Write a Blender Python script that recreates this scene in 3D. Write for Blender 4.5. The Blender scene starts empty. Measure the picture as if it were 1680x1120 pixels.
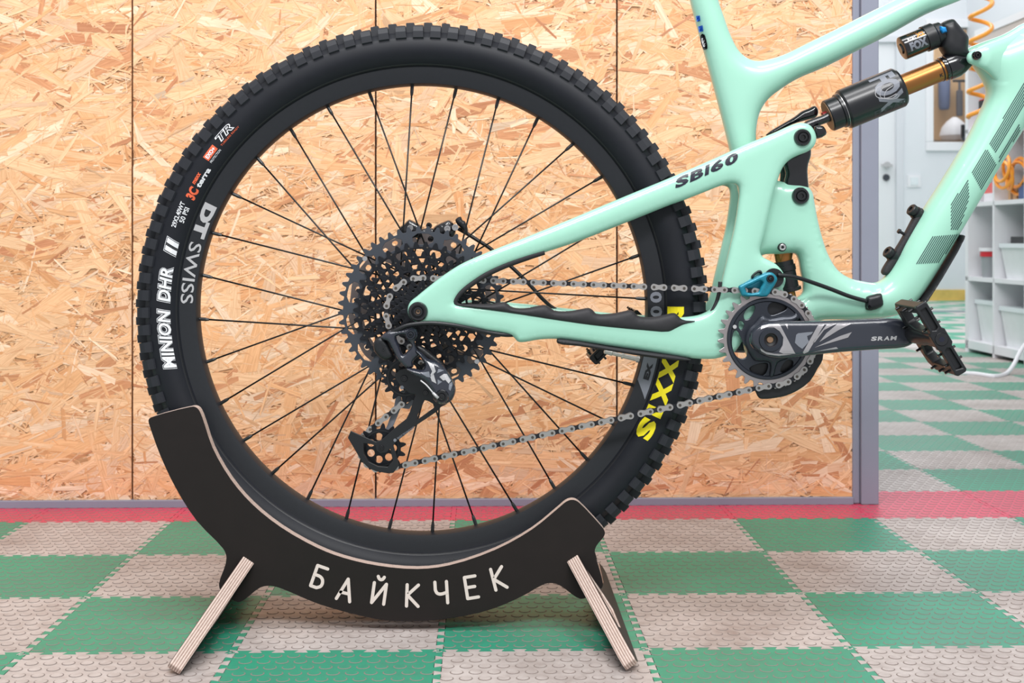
import bpy, bmesh, math, random
import numpy as np
from mathutils import Vector, Matrix
from mathutils.geometry import delaunay_2d_cdt
from mathutils.bvhtree import BVHTree

# ------------------------------------------------------------------ camera, world, lights
SC = bpy.context.scene
COL = SC.collection
F, CX, HZ = 2180.0, 840.0, 394.0          # focal length (px of a 1680 wide frame), principal column, horizon row
D0, H = 1.744, 0.497                      # distance of the wheel plane, height of the lens
cam_d = bpy.data.cameras.new('camera')
cam_d.sensor_width = 36.0
cam_d.lens = 36.0 * F / 1680.0
cam_d.shift_y = -(560.0 - HZ) / 1680.0
cam_d.clip_start = 0.05
cam_d.dof.use_dof = True
cam_d.dof.focus_distance = D0 - 0.03
cam_d.dof.aperture_fstop = 13.0
cam = bpy.data.objects.new('camera', cam_d)
cam.location = (0, -D0, H)
cam.rotation_euler = (math.pi / 2, 0, 0)
COL.objects.link(cam)
SC.camera = cam

wd = bpy.data.worlds.new('World')
SC.world = wd
wd.use_nodes = True
wd.node_tree.nodes['Background'].inputs[0].default_value = (0.93, 0.96, 1.0, 1)
wd.node_tree.nodes['Background'].inputs[1].default_value = 0.6


def area(name, loc, target, sx, sy, power, col=(1, 1, 1)):
    l = bpy.data.lights.new(name, 'AREA')
    l.shape = 'RECTANGLE'
    l.size, l.size_y, l.energy, l.color = sx, sy, power, col
    o = bpy.data.objects.new(name, l)
    o.location = loc
    o.rotation_euler = (Vector(target) - Vector(loc)).to_track_quat('-Z', 'Y').to_euler()
    COL.objects.link(o)


area('ceiling_or_fill_lamp', (-0.3, -0.75, 2.9), (-0.1, 0.1, 0.3), 2.4, 0.5, 50)
area('ceiling_or_fill_lamp', (0.4, -2.6, 2.8), (0.1, 0.6, 0.4), 2.4, 0.6, 100)
area('ceiling_or_fill_lamp', (1.2, 4.2, 3.2), (1.6, 4.4, 0.0), 2.0, 2.6, 78)
area('ceiling_or_fill_lamp', (3.7, 9.55, 2.4), (3.7, 9.9, 1.4), 0.8, 0.25, 9)  # added fill, only there to lighten the store room behind the window
area('ceiling_or_fill_lamp', (2.4, 7.6, 3.2), (2.6, 8.0, 0.0), 2.5, 2.6, 42)
SC.view_settings.view_transform = 'Standard'
SC.view_settings.look = 'None'
SC.view_settings.gamma = 1
SC.view_settings.use_curve_mapping = False
SC.view_settings.exposure = 0.0

R = math.radians
PI = math.pi
rnd = random.Random(7)


# ------------------------------------------------------------------ helpers
def W(px, py, Y):
    s = (D0 + Y) / F
    return Vector(((px - CX) * s, Y, H - (py - HZ) * s))


def srgb(r, g, b):
    f = lambda c: (c / 255 / 12.92) if c / 255 <= 0.04045 else ((c / 255 + 0.055) / 1.055) ** 2.4
    return (f(r), f(g), f(b), 1.0)


def mat(name, col, rough=0.5, metal=0.0, coat=0.0, spec=0.5, noise=None, bump=None):
    m = bpy.data.materials.new(name)
    m.use_nodes = True
    n, l = m.node_tree.nodes, m.node_tree.links
    b = n['Principled BSDF']
    b.inputs['Base Color'].default_value = col
    b.inputs['Roughness'].default_value = rough
    b.inputs['Metallic'].default_value = metal
    b.inputs['Specular IOR Level'].default_value = spec
    b.inputs['Coat Weight'].default_value = coat
    b.inputs['Coat Roughness'].default_value = 0.08
    if noise or bump:
        tc = n.new('ShaderNodeTexCoord')
        nz = n.new('ShaderNodeTexNoise')
        sc, am = noise or bump
        nz.inputs['Scale'].default_value = sc
        nz.inputs['Detail'].default_value = 6
        l.new(tc.outputs['Object'], nz.inputs['Vector'])
        if noise:
            mx = n.new('ShaderNodeMix')
            mx.data_type = 'RGBA'
            mx.inputs[6].default_value = tuple(c * (1 - am) for c in col[:3]) + (1,)
            mx.inputs[7].default_value = tuple(min(1, c * (1 + am)) for c in col[:3]) + (1,)
            l.new(nz.outputs['Fac'], mx.inputs[0])
            l.new(mx.outputs[2], b.inputs['Base Color'])
        if bump:
            bp = n.new('ShaderNodeBump')
            bp.inputs['Strength'].default_value = bump[1]
            bp.inputs['Distance'].default_value = 0.001
            l.new(nz.outputs['Fac'], bp.inputs['Height'])
            l.new(bp.outputs['Normal'], b.inputs['Normal'])
    return m


M = dict(
    mint=mat('mint_paint', srgb(161, 213, 192), 0.3, coat=0.5),
    rubber=mat('tyre_rubber', srgb(22, 24, 31), 0.52, spec=0.3, noise=(60, 0.2)),
    knob=mat('knob_rubber', srgb(29, 31, 38), 0.55, spec=0.45, noise=(90, 0.25)),
    rim=mat('rim_black', srgb(29, 31, 36), 0.45, spec=0.4, noise=(200, 0.15)),
    black=mat('satin_black', srgb(22, 23, 27), 0.4),
    gloss=mat('gloss_black', srgb(16, 17, 21), 0.18, coat=0.5),
    soft=mat('soft_rubber', srgb(46, 45, 48), 0.6, spec=0.35),
    spoke=mat('spoke_black', srgb(18, 18, 20), 0.35),
    steelblack=mat('cassette_black', srgb(24, 26, 32), 0.35, metal=0.35),
    grey_metal=mat('sprocket_grey', srgb(68, 72, 80), 0.4, metal=0.4),
    chain=mat('chain_plate', srgb(176, 172, 170), 0.38, metal=0.75),
    chain_dark=mat('chain_inner', srgb(40, 41, 46), 0.4, metal=0.5),
    pin=mat('chain_pin', srgb(92, 86, 80), 0.4, metal=0.7),
    steel=mat('bright_steel', srgb(200, 198, 198), 0.25, metal=0.9),
    ring=mat('chainring_steel', srgb(168, 160, 160), 0.36, metal=0.8),
    gun=mat('gunmetal', srgb(47, 51, 60), 0.33, metal=0.45, coat=0.2),
    carbon=mat('crank_navy', srgb(40, 43, 54), 0.25, coat=0.6),
    decal=mat('decal_silver', srgb(190, 188, 190), 0.4, metal=0.3),
    decal_grey=mat('decal_grey', srgb(120, 123, 132), 0.45),
    white=mat('decal_white', srgb(232, 232, 236), 0.5),
    yellow=mat('decal_yellow', srgb(240, 222, 20), 0.5),
    orange=mat('decal_orange', srgb(232, 100, 62), 0.5),
    blue=mat('decal_blue', srgb(40, 92, 178), 0.4),
    hatch=mat('decal_hatch', srgb(48, 70, 72), 0.4),
    navy=mat('decal_navy', srgb(24, 26, 44), 0.35),
    gold=mat('kashima_gold', srgb(158, 106, 58), 0.34, metal=0.8),
    copper=mat('cap_tan', srgb(150, 118, 92), 0.5, metal=0.3),
    teal=mat('teal_alloy', srgb(20, 124, 146), 0.35, metal=0.25, coat=0.2),
    knobblue=mat('anodised_blue', srgb(36, 140, 214), 0.3, metal=0.3),
    face=mat('film_faced_ply', srgb(31, 25, 24), 0.5, spec=0.28, noise=(40, 0.18)),
    letter=mat('routed_wood', srgb(222, 208, 200), 0.6, noise=(150, 0.08)),
    post=mat('grey_steel', srgb(138, 140, 156), 0.45, noise=(12, 0.06)),
    dark=mat('dark_gap', srgb(40, 30, 30), 0.8),
    white_wall=mat('white_paint', srgb(222, 225, 230), 0.6, noise=(3, 0.03)),
    white_board=mat('white_melamine', srgb(232, 232, 236), 0.35),
    hose=mat('orange_hose', srgb(255, 168, 60), 0.3),
    clear=mat('clear_plastic', srgb(225, 232, 236), 0.2),
    valve=mat('valve_stem', srgb(214, 208, 204), 0.3, metal=0.3),
    shockblack=mat('shock_black', srgb(20, 21, 26), 0.32, coat=0.15),
    rotor=mat('rotor_steel', srgb(128, 118, 116), 0.35, metal=0.7),
)


def obj(name, verts, faces, mats, parent=None, smooth=False, fm=None, mw=None, sharp=None):
    me = bpy.data.meshes.new(name)
    me.from_pydata([tuple(v) for v in verts], [], [tuple(int(i) for i in f) for f in faces])
    ml = mats if isinstance(mats, (list, tuple)) else [mats]
    for m in ml:
        me.materials.append(m)
    if fm is not None:
        me.polygons.foreach_set('material_index', np.asarray(fm, dtype=np.int32))
    bm = bmesh.new()
    bm.from_mesh(me)
    bmesh.ops.recalc_face_normals(bm, faces=bm.faces)
    bm.to_mesh(me)
    bm.free()
    if smooth:
        me.polygons.foreach_set('use_smooth', np.ones(len(me.polygons), dtype=bool))
        if sharp:
            me.set_sharp_from_angle(angle=R(sharp))
    o = bpy.data.objects.new(name, me)
    COL.objects.link(o)
    if mw is not None:
        o.matrix_world = mw
    if parent is not None:
        attach(o, parent)
    return o


def wloc(p):
    v = Vector(p.location)
    while p.parent:
        p = p.parent
        v = v + p.location if False else v
    return v


ORIG = {}


def attach(o, parent):
    """parent with the child's geometry left in world coordinates"""
    o.parent = parent
    o.matrix_parent_inverse = ORIG.get(parent.name, Matrix.Identity(4))


def thing(name, loc, label, cat, group=None):
    o = bpy.data.objects.new(name, None)
    o.location = loc
    o.empty_display_size = 0.05
    COL.objects.link(o)
    ORIG[o.name] = Matrix.Translation(-Vector(loc))
    tag(o, label, cat, group)
    return o


def tag(o, label, cat, group=None):
    o['label'] = label
    o['category'] = cat
    if group:
        o['group'] = group


def bevel(o, w=0.0006, seg=2, ang=40):
    b = o.modifiers.new('bevel', 'BEVEL')
    b.width, b.segments, b.limit_method, b.angle_limit = w, seg, 'ANGLE', R(ang)
    b.harden_normals = False
    return o


def merge(*parts):
    """several (verts, faces) into one"""
    V, Fc = [], []
    for v, f in parts:
        k = len(V)
        V += [tuple(p) for p in v]
        Fc += [[i + k for i in q] for q in f]
    return V, Fc


def mergem(*parts):
    """several (verts, faces, material index) into one, with the per-face index"""
    V, Fc, fm = [], [], []
    for v, f, m in parts:
        k = len(V)
        V += [tuple(p) for p in v]
        Fc += [[i + k for i in q] for q in f]
        fm += [m] * len(f)
    return V, Fc, fm


def catmull(pts, n=5, closed=True):
    P = np.asarray(pts, float)
    N = len(P)
    out = []
    for i in range(N if closed else N - 1):
        g = lambda k: P[k % N] if closed else P[min(max(k, 0), N - 1)]
        p0, p1, p2, p3 = g(i - 1), g(i), g(i + 1), g(i + 2)
        a = lambda p, q: max(np.linalg.norm(q - p), 1e-9) ** 0.5
        t0 = 0
        t1 = t0 + a(p0, p1)
        t2 = t1 + a(p1, p2)
        t3 = t2 + a(p2, p3)
        for k in range(n):
            t = t1 + (t2 - t1) * k / n
            A1 = (t1 - t) / (t1 - t0) * p0 + (t - t0) / (t1 - t0) * p1
            A2 = (t2 - t) / (t2 - t1) * p1 + (t - t1) / (t2 - t1) * p2
            A3 = (t3 - t) / (t3 - t2) * p2 + (t - t2) / (t3 - t2) * p3
            B1 = (t2 - t) / (t2 - t0) * A1 + (t - t0) / (t2 - t0) * A2
            B2 = (t3 - t) / (t3 - t1) * A2 + (t - t1) / (t3 - t1) * A3
            out.append((t2 - t) / (t2 - t1) * B1 + (t - t1) / (t2 - t1) * B2)
    if not closed:
        out.append(P[-1])
    return [tuple(p) for p in out]


def densify(pts, step):
    P = np.asarray(pts, float)
    out = []
    for i in range(len(P)):
        a, b = P[i], P[(i + 1) % len(P)]
        n = max(1, int(math.ceil(np.linalg.norm(b - a) / step)))
        for k in range(n):
            out.append(a + (b - a) * k / n)
    return np.array(out)


def resample(pts, step):
    P = np.asarray(pts, float)
    Q = np.vstack([P, P[:1]])
    L = np.concatenate([[0], np.cumsum(np.hypot(*np.diff(Q, axis=0).T))])
    n = max(8, int(round(L[-1] / step)))
    t = np.linspace(0, L[-1], n + 1)[:-1]
    return np.stack([np.interp(t, L, Q[:, 0]), np.interp(t, L, Q[:, 1])], 1)


def inside(pts, loops):
    c = np.zeros(len(pts), bool)
    x, y = pts[:, 0], pts[:, 1]
    for L in loops:
        L = np.asarray(L, float)
        x1, y1 = L[:, 0], L[:, 1]
        x2, y2 = np.roll(x1, -1), np.roll(y1, -1)
        for k in range(len(L)):
            if y1[k] == y2[k]:
                continue
            c ^= ((y1[k] > y) != (y2[k] > y)) & (x < (x2[k] - x1[k]) * (y - y1[k]) / (y2[k] - y1[k]) + x1[k])
    return c


def bdist(pts, loops):
    d = np.full(len(pts), 1e9)
    for L in loops:
        A = np.asarray(L, float)
        B = np.roll(A, -1, 0)
        for a, b in zip(A, B):
            ab = b - a
            t = np.clip(((pts - a) @ ab) / max(ab @ ab, 1e-12), 0, 1)
            q = pts - (a + t[:, None] * ab)
            d = np.minimum(d, np.hypot(q[:, 0], q[:, 1]))
    return d


def cdt(loops, extra=None):
    vs, es = [], []
    for L in loops:
        k = len(vs)
        n = len(L)
        vs += [Vector((float(p[0]), float(p[1]))) for p in L]
        es += [(k + i, k + (i + 1) % n) for i in range(n)]
    if extra is not None:
        vs += [Vector((float(p[0]), float(p[1]))) for p in extra]
    r = delaunay_2d_cdt(vs, es, [], 0, 1e-7)
    V = np.array([tuple(v) for v in r[0]])
    T = np.array([f for f in r[2] if len(f) == 3])
    cen = V[T].mean(1)
    T = T[inside(cen, loops)]
    return V, T


def loops_edges(T):
    e = {}
    for t in T:
        for a, b in ((t[0], t[1]), (t[1], t[2]), (t[2], t[0])):
            key = (min(a, b), max(a, b))
            e[key] = None if key in e else (a, b)
    return [v for v in e.values() if v is not None]


def plate2(outline, holes, y0, y1):
    """flat plate in the local xz plane, from depth y0 (near) to y1: verts, faces, face kind (0 face, 1 rim)"""
    V, T = cdt([outline] + list(holes))
    n = len(V)
    vs = [(p[0], y0, p[1]) for p in V] + [(p[0], y1, p[1]) for p in V]
    fs = [tuple(t) for t in T] + [tuple(i + n for i in t[::-1]) for t in T]
    k = len(fs)
    fs += [(a, b, b + n, a + n) for a, b in loops_edges(T)]
    return vs, fs, [0] * k + [1] * (len(fs) - k)


def px2m(pts, Y):
    return [(W(p[0], p[1], Y).x, W(p[0], p[1], Y).z) for p in pts]


def plate(name, outline, holes, y0, y1, mats, parent, bev=0.0006, smooth=0):
    """outline in photograph pixels seen at depth y0"""
    if smooth:
        outline = catmull(outline, smooth)
        holes = [catmull(h, smooth) for h in holes]
    v, f, fm = plate2(px2m(outline, y0), [px2m(h, y0) for h in holes], y0, y1)
    two = isinstance(mats, (list, tuple))
    o = obj(name, v, f, mats, parent, fm=fm if two else None)
    if bev:
        bevel(o, bev)
    return o


SURF = {}


def inflate(outline, holes, yc, T, Rr, step=3.2, p=2.0, smooth=5, sm_iter=14, key=None):
    """a rounded solid: outline in photograph pixels at mid depth yc(x, y), half thickness T(x, y), rounding radius Rr px"""
    fyc = yc if callable(yc) else (lambda x, y: np.full_like(x, yc))
    fT = T if callable(T) else (lambda x, y: np.full_like(x, T))
    fR = Rr if callable(Rr) else (lambda x, y: np.full_like(x, Rr))
    L = [resample(catmull(q, smooth), step * .8) if smooth else densify(q, step) for q in [outline] + list(holes)]
    allp = np.vstack(L)
    lo, hi = allp.min(0), allp.max(0)
    gx, gy = np.meshgrid(np.arange(lo[0], hi[0], step), np.arange(lo[1], hi[1], step * 0.87))
    gx[1::2] += step / 2
    g = np.stack([gx.ravel(), gy.ravel()], 1)
    g = g[inside(g, L)]
    d = bdist(g, L)
    g = g[d > step * 3.0]
    ring = []
    for q in L:                                   # two rows of points just inside the outline
        t = np.roll(q, -1, 0) - np.roll(q, 1, 0)
        nr = np.stack([-t[:, 1], t[:, 0]], 1) / np.maximum(np.hypot(t[:, 0], t[:, 1]), 1e-9)[:, None]
        for off in (0.15 * step, 0.45 * step, 0.95 * step, 1.65 * step, 2.45 * step):
            for sgn in (1, -1):
                c = q + nr * off * sgn
                c = c[inside(c, L)]
                if len(c):
                    c = c[bdist(c, L) > off * 0.8]
                    ring.append(c)
    V, Tr = cdt(L, np.vstack([g] + ring))
    d = bdist(V, L)
    R_ = fR(V[:, 0], V[:, 1])
    u = np.clip(d / R_, 0, 1)
    h = (1 - (1 - u) ** p) ** (1 / p)
    edge = d < 1e-4
    # smooth ridge lines of the distance field
    I = np.concatenate([Tr[:, 0], Tr[:, 1], Tr[:, 2], Tr[:, 1], Tr[:, 2], Tr[:, 0]])
    J = np.concatenate([Tr[:, 1], Tr[:, 2], Tr[:, 0], Tr[:, 0], Tr[:, 1], Tr[:, 2]])
    deg = np.bincount(I, minlength=len(V)).astype(float)
    deg[deg == 0] = 1
    al = 0.6 * np.clip((u - 0.45) / 0.3, 0, 1)
    for _ in range(sm_iter):
        av = np.bincount(I, weights=h[J], minlength=len(V)) / deg
        h = h + al * (av - h)
    h = np.where(edge, 0, h)
    y = fyc(V[:, 0], V[:, 1])
    th = fT(V[:, 0], V[:, 1]) * h
    s = (D0 + y) / F
    X = (V[:, 0] - CX) * s
    Z = H - (V[:, 1] - HZ) * s
    n = len(V)
    back = np.arange(n) + n
    back[edge] = np.arange(n)[edge]
    vs = np.concatenate([np.stack([X, y - th, Z], 1), np.stack([X, y + th, Z], 1)])
    fs = [tuple(t) for t in Tr] + [tuple(back[t[::-1]]) for t in Tr]
    used = np.zeros(2 * n, bool)
    for q in fs:
        used[list(q)] = True
    idx = np.cumsum(used) - 1
    fs = [tuple(idx[list(q)]) for q in fs]
    if key:
        SURF[key] = BVHTree.FromPolygons([tuple(q) for q in vs[used]], [tuple(int(i) for i in q) for q in fs])
    return vs[used], fs


def inflated(name, outline, holes, yc, T, Rr, m, parent, **k):
    v, f = inflate(outline, holes, yc, T, Rr, **k)
    return obj(name, v, f, m, parent, smooth=True)


def front_y(key, X, Z):
    """depth of a part's near surface at world x, z"""
    out = []
    for x, z in zip(X, Z):
        hit = SURF[key].ray_cast(Vector((float(x), -1.0, float(z))), Vector((0, 1, 0)))
        if hit[0] is None:
            hit = SURF[key].find_nearest(Vector((float(x), -.05, float(z))))
        out.append(hit[0].y)
    return np.array(out)


def decal_tri(q, gap=2.4):
    """a print outline cut into small triangles so that it follows a curved surface"""
    Q = densify(q, gap)
    gx, gy = np.meshgrid(np.arange(Q[:, 0].min(), Q[:, 0].max(), gap), np.arange(Q[:, 1].min(), Q[:, 1].max(), gap))
    g = np.stack([gx.ravel(), gy.ravel()], 1)
    g = g[inside(g, [Q])]
    if len(g):
        g = g[bdist(g, [Q]) > gap * .35]
    return cdt([Q], g if len(g) else None)


def drape(name, pts2, faces, key, m, parent, Yguess, lift=0.0005):
    """a decal: points in photograph pixels laid on the near surface of a part"""
    P = np.asarray(pts2, float)
    y = np.full(len(P), Yguess)
    for _ in range(3):
        s = (D0 + y) / F
        X, Z = (P[:, 0] - CX) * s, H - (P[:, 1] - HZ) * s
        y = front_y(key, X, Z)
    vs = np.stack([X, y - lift, Z], 1)
    return obj(name, vs, faces, m, parent)


def text_mesh(s, offset=0.0, shear=0.0, cells=0, spacing=1.0):
    """lettering as flat triangles; cap height 1, starts at u = 0; returns verts (n, 2), faces"""
    c = bpy.data.curves.new('t', 'FONT')
    c.body, c.offset, c.shear, c.resolution_u, c.space_character = s, offset, shear, 3, spacing
    c.size = 1.0
    o = bpy.data.objects.new('t', c)
    COL.objects.link(o)
    dg = bpy.context.evaluated_depsgraph_get()
    me = bpy.data.meshes.new_from_object(o.evaluated_get(dg))
    bm = bmesh.new()
    bm.from_mesh(me)
    bmesh.ops.triangulate(bm, faces=bm.faces)
    xs = [v.co.x for v in bm.verts]
    ys = [v.co.y for v in bm.verts]
    if cells:
        for k in range(1, cells):
            z = min(ys) + (max(ys) - min(ys)) * k / cells
            bmesh.ops.bisect_plane(bm, geom=bm.verts[:] + bm.edges[:] + bm.faces[:], plane_co=(0, z, 0), plane_no=(0, 1, 0))
        nx = int((max(xs) - min(xs)) * cells)
        for k in range(1, nx):
            z = min(xs) + (max(xs) - min(xs)) * k / nx
            bmesh.ops.bisect_plane(bm, geom=bm.verts[:] + bm.edges[:] + bm.faces[:], plane_co=(z, 0, 0), plane_no=(1, 0, 0))
        bmesh.ops.triangulate(bm, faces=bm.faces)
    bm.verts.index_update()
    V = np.array([(v.co.x, v.co.y) for v in bm.verts])
    Fs = [tuple(v.index for v in f.verts) for f in bm.faces]
    bm.free()
    bpy.data.objects.remove(o)
    bpy.data.curves.remove(c)
    bpy.data.meshes.remove(me)
    cap = 0.729 + 2 * offset
    V[:, 0] -= V[:, 0].min()
    V[:, 1] += offset
    V /= cap
    return V, Fs


def lathe(profile, axis0, axis, up, n=40, cap=True, sweep=2 * PI, start=0.0):
    """revolve (s, r) about axis0 + s * axis"""
    a = Vector(axis).normalized()
    u = (Vector(up) - a * Vector(up).dot(a)).normalized()
    w = a.cross(u)
    vs, fs = [], []
    full = abs(sweep - 2 * PI) < 1e-6
    m = n if full else n + 1
    for s, r in profile:
        for k in range(m):
            t = start + sweep * k / n
            vs.append(Vector(axis0) + a * s + (u * math.cos(t) + w * math.sin(t)) * r)
    for i in range(len(profile) - 1):
        for k in range(n):
            b = (k + 1) % m
            fs.append((i * m + k, i * m + b, (i + 1) * m + b, (i + 1) * m + k))
    if cap and full:
        if profile[0][1] > 1e-6:
            fs.append(tuple(range(m))[::-1])
        if profile[-1][1] > 1e-6:
            fs.append(tuple((len(profile) - 1) * m + k for k in range(m)))
    return vs, fs


def tube(pts, r, n=8, sub=6, closed=False):
    """round tube along a smooth path of world points; r a number or one per path point"""
    P = [Vector(p) for p in (catmull3(pts, sub) if sub else pts)]
    m = len(P)
    rr = [r] * m if not hasattr(r, '__len__') else list(np.interp(np.linspace(0, 1, m), np.linspace(0, 1, len(r)), r))
    vs, fs = [], []
    prev = None
    for i in range(m):
        t = (P[min(i + 1, m - 1)] - P[max(i - 1, 0)]).normalized()
        if prev is None:
            ref = Vector((0, 1, 0)) if abs(t.y) < 0.9 else Vector((1, 0, 0))
            u = (ref - t * ref.dot(t)).normalized()
        else:
            u = (prev - t * prev.dot(t)).normalized()
        prev = u
        w = t.cross(u)
        for k in range(n):
            a = 2 * PI * k / n
            vs.append(P[i] + (u * math.cos(a) + w * math.sin(a)) * rr[i])
    for i in range(m - 1):
        for k in range(n):
            b = (k + 1) % n
            fs.append((i * n + k, i * n + b, (i + 1) * n + b, (i + 1) * n + k))
    fs.append(tuple(range(n))[::-1])
    fs.append(tuple((m - 1) * n + k for k in range(n)))
    return vs, fs


def catmull3(pts, n):
    P = [np.array(p, float) for p in pts]
    out = []
    for i in range(len(P) - 1):
        p0, p1, p2, p3 = P[max(i - 1, 0)], P[i], P[i + 1], P[min(i + 2, len(P) - 1)]
        for k in range(n):
            t = k / n
            out.append(0.5 * ((2 * p1) + (-p0 + p2) * t + (2 * p0 - 5 * p1 + 4 * p2 - p3) * t * t + (-p0 + 3 * p1 - 3 * p2 + p3) * t ** 3))
    out.append(P[-1])
    return out


def box(lo, hi):
    x0, y0, z0 = lo
    x1, y1, z1 = hi
    return ([(x0, y0, z0), (x1, y0, z0), (x1, y1, z0), (x0, y1, z0), (x0, y0, z1), (x1, y0, z1), (x1, y1, z1), (x0, y1, z1)],
            [(0, 3, 2, 1), (4, 5, 6, 7), (0, 1, 5, 4), (1, 2, 6, 5), (2, 3, 7, 6), (3, 0, 4, 7)])


def circ(cx, cy, r, n=24, a0=0.0):
    return [(cx + r * math.cos(a0 + 2 * PI * k / n), cy + r * math.sin(a0 + 2 * PI * k / n)) for k in range(n)]


def inst(o, name, mw, parent):
    c = o.copy()
    c.name = name
    COL.objects.link(c)
    c.parent = parent
    c.matrix_parent_inverse = ORIG.get(parent.name, Matrix.Identity(4)) if parent else Matrix.Identity(4)
    c.matrix_basis = mw
    return c


# ------------------------------------------------------------------ the room (turned 1.3 degrees to the picture plane)
TH = R(1.3)
Y0 = 0.752
ROOM = Matrix.Translation((0, Y0, 0)) @ Matrix.Rotation(TH, 4, 'Z')
ROOM_I = ROOM.inverted()


def room_px(px, v):
    """room coordinate u of picture column px on the room plane at depth v"""
    u = 0.0
    for _ in range(30):
        p = ROOM @ Vector((u, v, 0))
        u += ((px - CX) * (D0 + p.y) / F - p.x)
    return u


def room_z(px, py, v):
    p = ROOM @ Vector((room_px(px, v), v, 0))
    return H - (py - HZ) * (D0 + p.y) / F


def struct(name, v, f, m, parent=None, fm=None):
    o = obj(name, v, f, m, None, fm=fm)
    o.matrix_world = ROOM
    o['kind'] = 'structure'
    return o


def sub(name, v, f, m, parent, **k):
    """a piece given in room coordinates, under a structure that already carries the room's turn"""
    o = obj(name, v, f, m, None, **k)
    o.parent = parent
    return o


# floor -------------------------------------------------------------
def tile_mat(name, col, dirt_col, amt):
    m = bpy.data.materials.new(name)
    m.use_nodes = True
    n, l = m.node_tree.nodes, m.node_tree.links
    b = n['Principled BSDF']
    geo = n.new('ShaderNodeNewGeometry')
    n1 = n.new('ShaderNodeTexNoise')
    n1.inputs['Scale'].default_value = 5.0
    n1.inputs['Detail'].default_value = 8
    n1.inputs['Roughness'].default_value = 0.65
    n2 = n.new('ShaderNodeTexNoise')
    n2.inputs['Scale'].default_value = 70.0
    n2.inputs['Detail'].default_value = 5
    l.new(geo.outputs['Position'], n1.inputs['Vector'])
    l.new(geo.outputs['Position'], n2.inputs['Vector'])
    ad = n.new('ShaderNodeMath')
    ad.operation = 'MULTIPLY_ADD'
    ad.inputs[1].default_value = 0.45
    l.new(n2.outputs['Fac'], ad.inputs[0])
    l.new(n1.outputs['Fac'], ad.inputs[2])
    mr = n.new('ShaderNodeMapRange')
    mr.inputs['From Min'].default_value = 0.55
    mr.inputs['From Max'].default_value = 1.05
    mr.inputs['To Max'].default_value = amt
    l.new(ad.outputs[0], mr.inputs['Value'])
    mx = n.new('ShaderNodeMix')
    mx.data_type = 'RGBA'
    mx.inputs[6].default_value = col
    mx.inputs[7].default_value = dirt_col
    l.new(mr.outputs[0], mx.inputs[0])
    l.new(mx.outputs[2], b.inputs['Base Color'])
    b.inputs['Roughness'].default_value = 0.42
    b.inputs['Specular IOR Level'].default_value = 0.4
    return m


TM = {'green': tile_mat('tile_green', srgb(38, 150, 118), srgb(78, 104, 96), 0.65),
      'white': tile_mat('tile_white', srgb(194, 185, 181), srgb(126, 110, 104), 0.9),
      'red': tile_mat('tile_red', srgb(212, 70, 98), srgb(160, 74, 88), 0.6)}
GRIME = mat('tile_grime', srgb(128, 116, 110), 0.8)
GRIME2 = mat('tile_grime_light', srgb(164, 160, 152), 0.6)
TS = 0.25


def edge_profile():
    """interlocking dovetail edge: offsets along 0..1"""
    a, n = 0.0045, 9
    pts = [(0.0, 0.0)]
    for k in range(n):
        c = (k + 0.5) / n
        w = 0.28 / n
        if k == 0:
            pts.append((c - 1.4 * w, 0.0))
            pts.append((c - 1.4 * w, -a))
        pts += [(c - 0.75 * w, -a), (c - 1.25 * w, a), (c + 1.25 * w, a), (c + 0.75 * w, -a)]
    pts += [(1 - 0.12 / n, -a), (1 - 0.12 / n, 0.0)]
    return pts


def tile_mesh(nst, near):
    ep = edge_profile()
    q = []
    for t, e in ep:
        q.append((t * TS, e))                       # near edge
    q.append((TS, 0))
    for t, e in ep[1:]:
        q.append((TS + e, t * TS))                  # right
    q.append((TS, TS))
    for t, e in ep[::-1][:-1]:
        q.append((t * TS, TS + e))                  # far
    for t, e in ep[::-1]:
        q.append((e, t * TS))                       # left
    out = []
    for p in q:
        if not out or math.hypot(p[0] - out[-1][0], p[1] - out[-1][1]) > 1e-6:
            out.append(p)
    if math.hypot(out[0][0] - out[-1][0], out[0][1] - out[-1][1]) < 1e-6:
        out.pop()
    g = 0.0035
    out = [(TS / 2 + (x - TS / 2) * (1 - g), TS / 2 + (y - TS / 2) * (1 - g)) for x, y in out]
    v, f, k = plate2(out, [], 0, -0.006)
    v = [(x, z, y) for x, y, z in v]
    parts = [(v, f, 0)]
    pitch = 0.0216
    for j in range(11):
        for i in range(11):
            cx = 0.017 + i * pitch + (pitch / 2 if j % 2 else 0) - pitch / 4
            cy = TS / 2 + (j - 5) * pitch
            r, h = 0.0068, 0.0005
            A = [(cx + r * math.cos(2 * PI * t / nst), cy + r * math.sin(2 * PI * t / nst)) for t in range(nst)]
            B = [(cx + (r + .0007) * math.cos(2 * PI * t / nst), cy + (r + .0007) * math.sin(2 * PI * t / nst)) for t in range(nst)]
            parts.append(([(x, y, h) for x, y in A], [tuple(range(nst))], 0))
            Cq = [(cx + (r + .0013) * math.cos(2 * PI * t / nst), cy + (r + .0013) * math.sin(2 * PI * t / nst)) for t in range(nst)]
            parts.append(([(x, y, h) for x, y in A] + [(x, y, 0.0002) for x, y in B] + [(x, y, 0.0001) for x, y in Cq],
                          [(t, (t + 1) % nst, nst + (t + 1) % nst, nst + t) for t in range(nst)] + [(nst + t, nst + (t + 1) % nst, 2 * nst + (t + 1) % nst, 2 * nst + t) for t in range(nst)], 1))
    return mergem(*parts)


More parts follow.
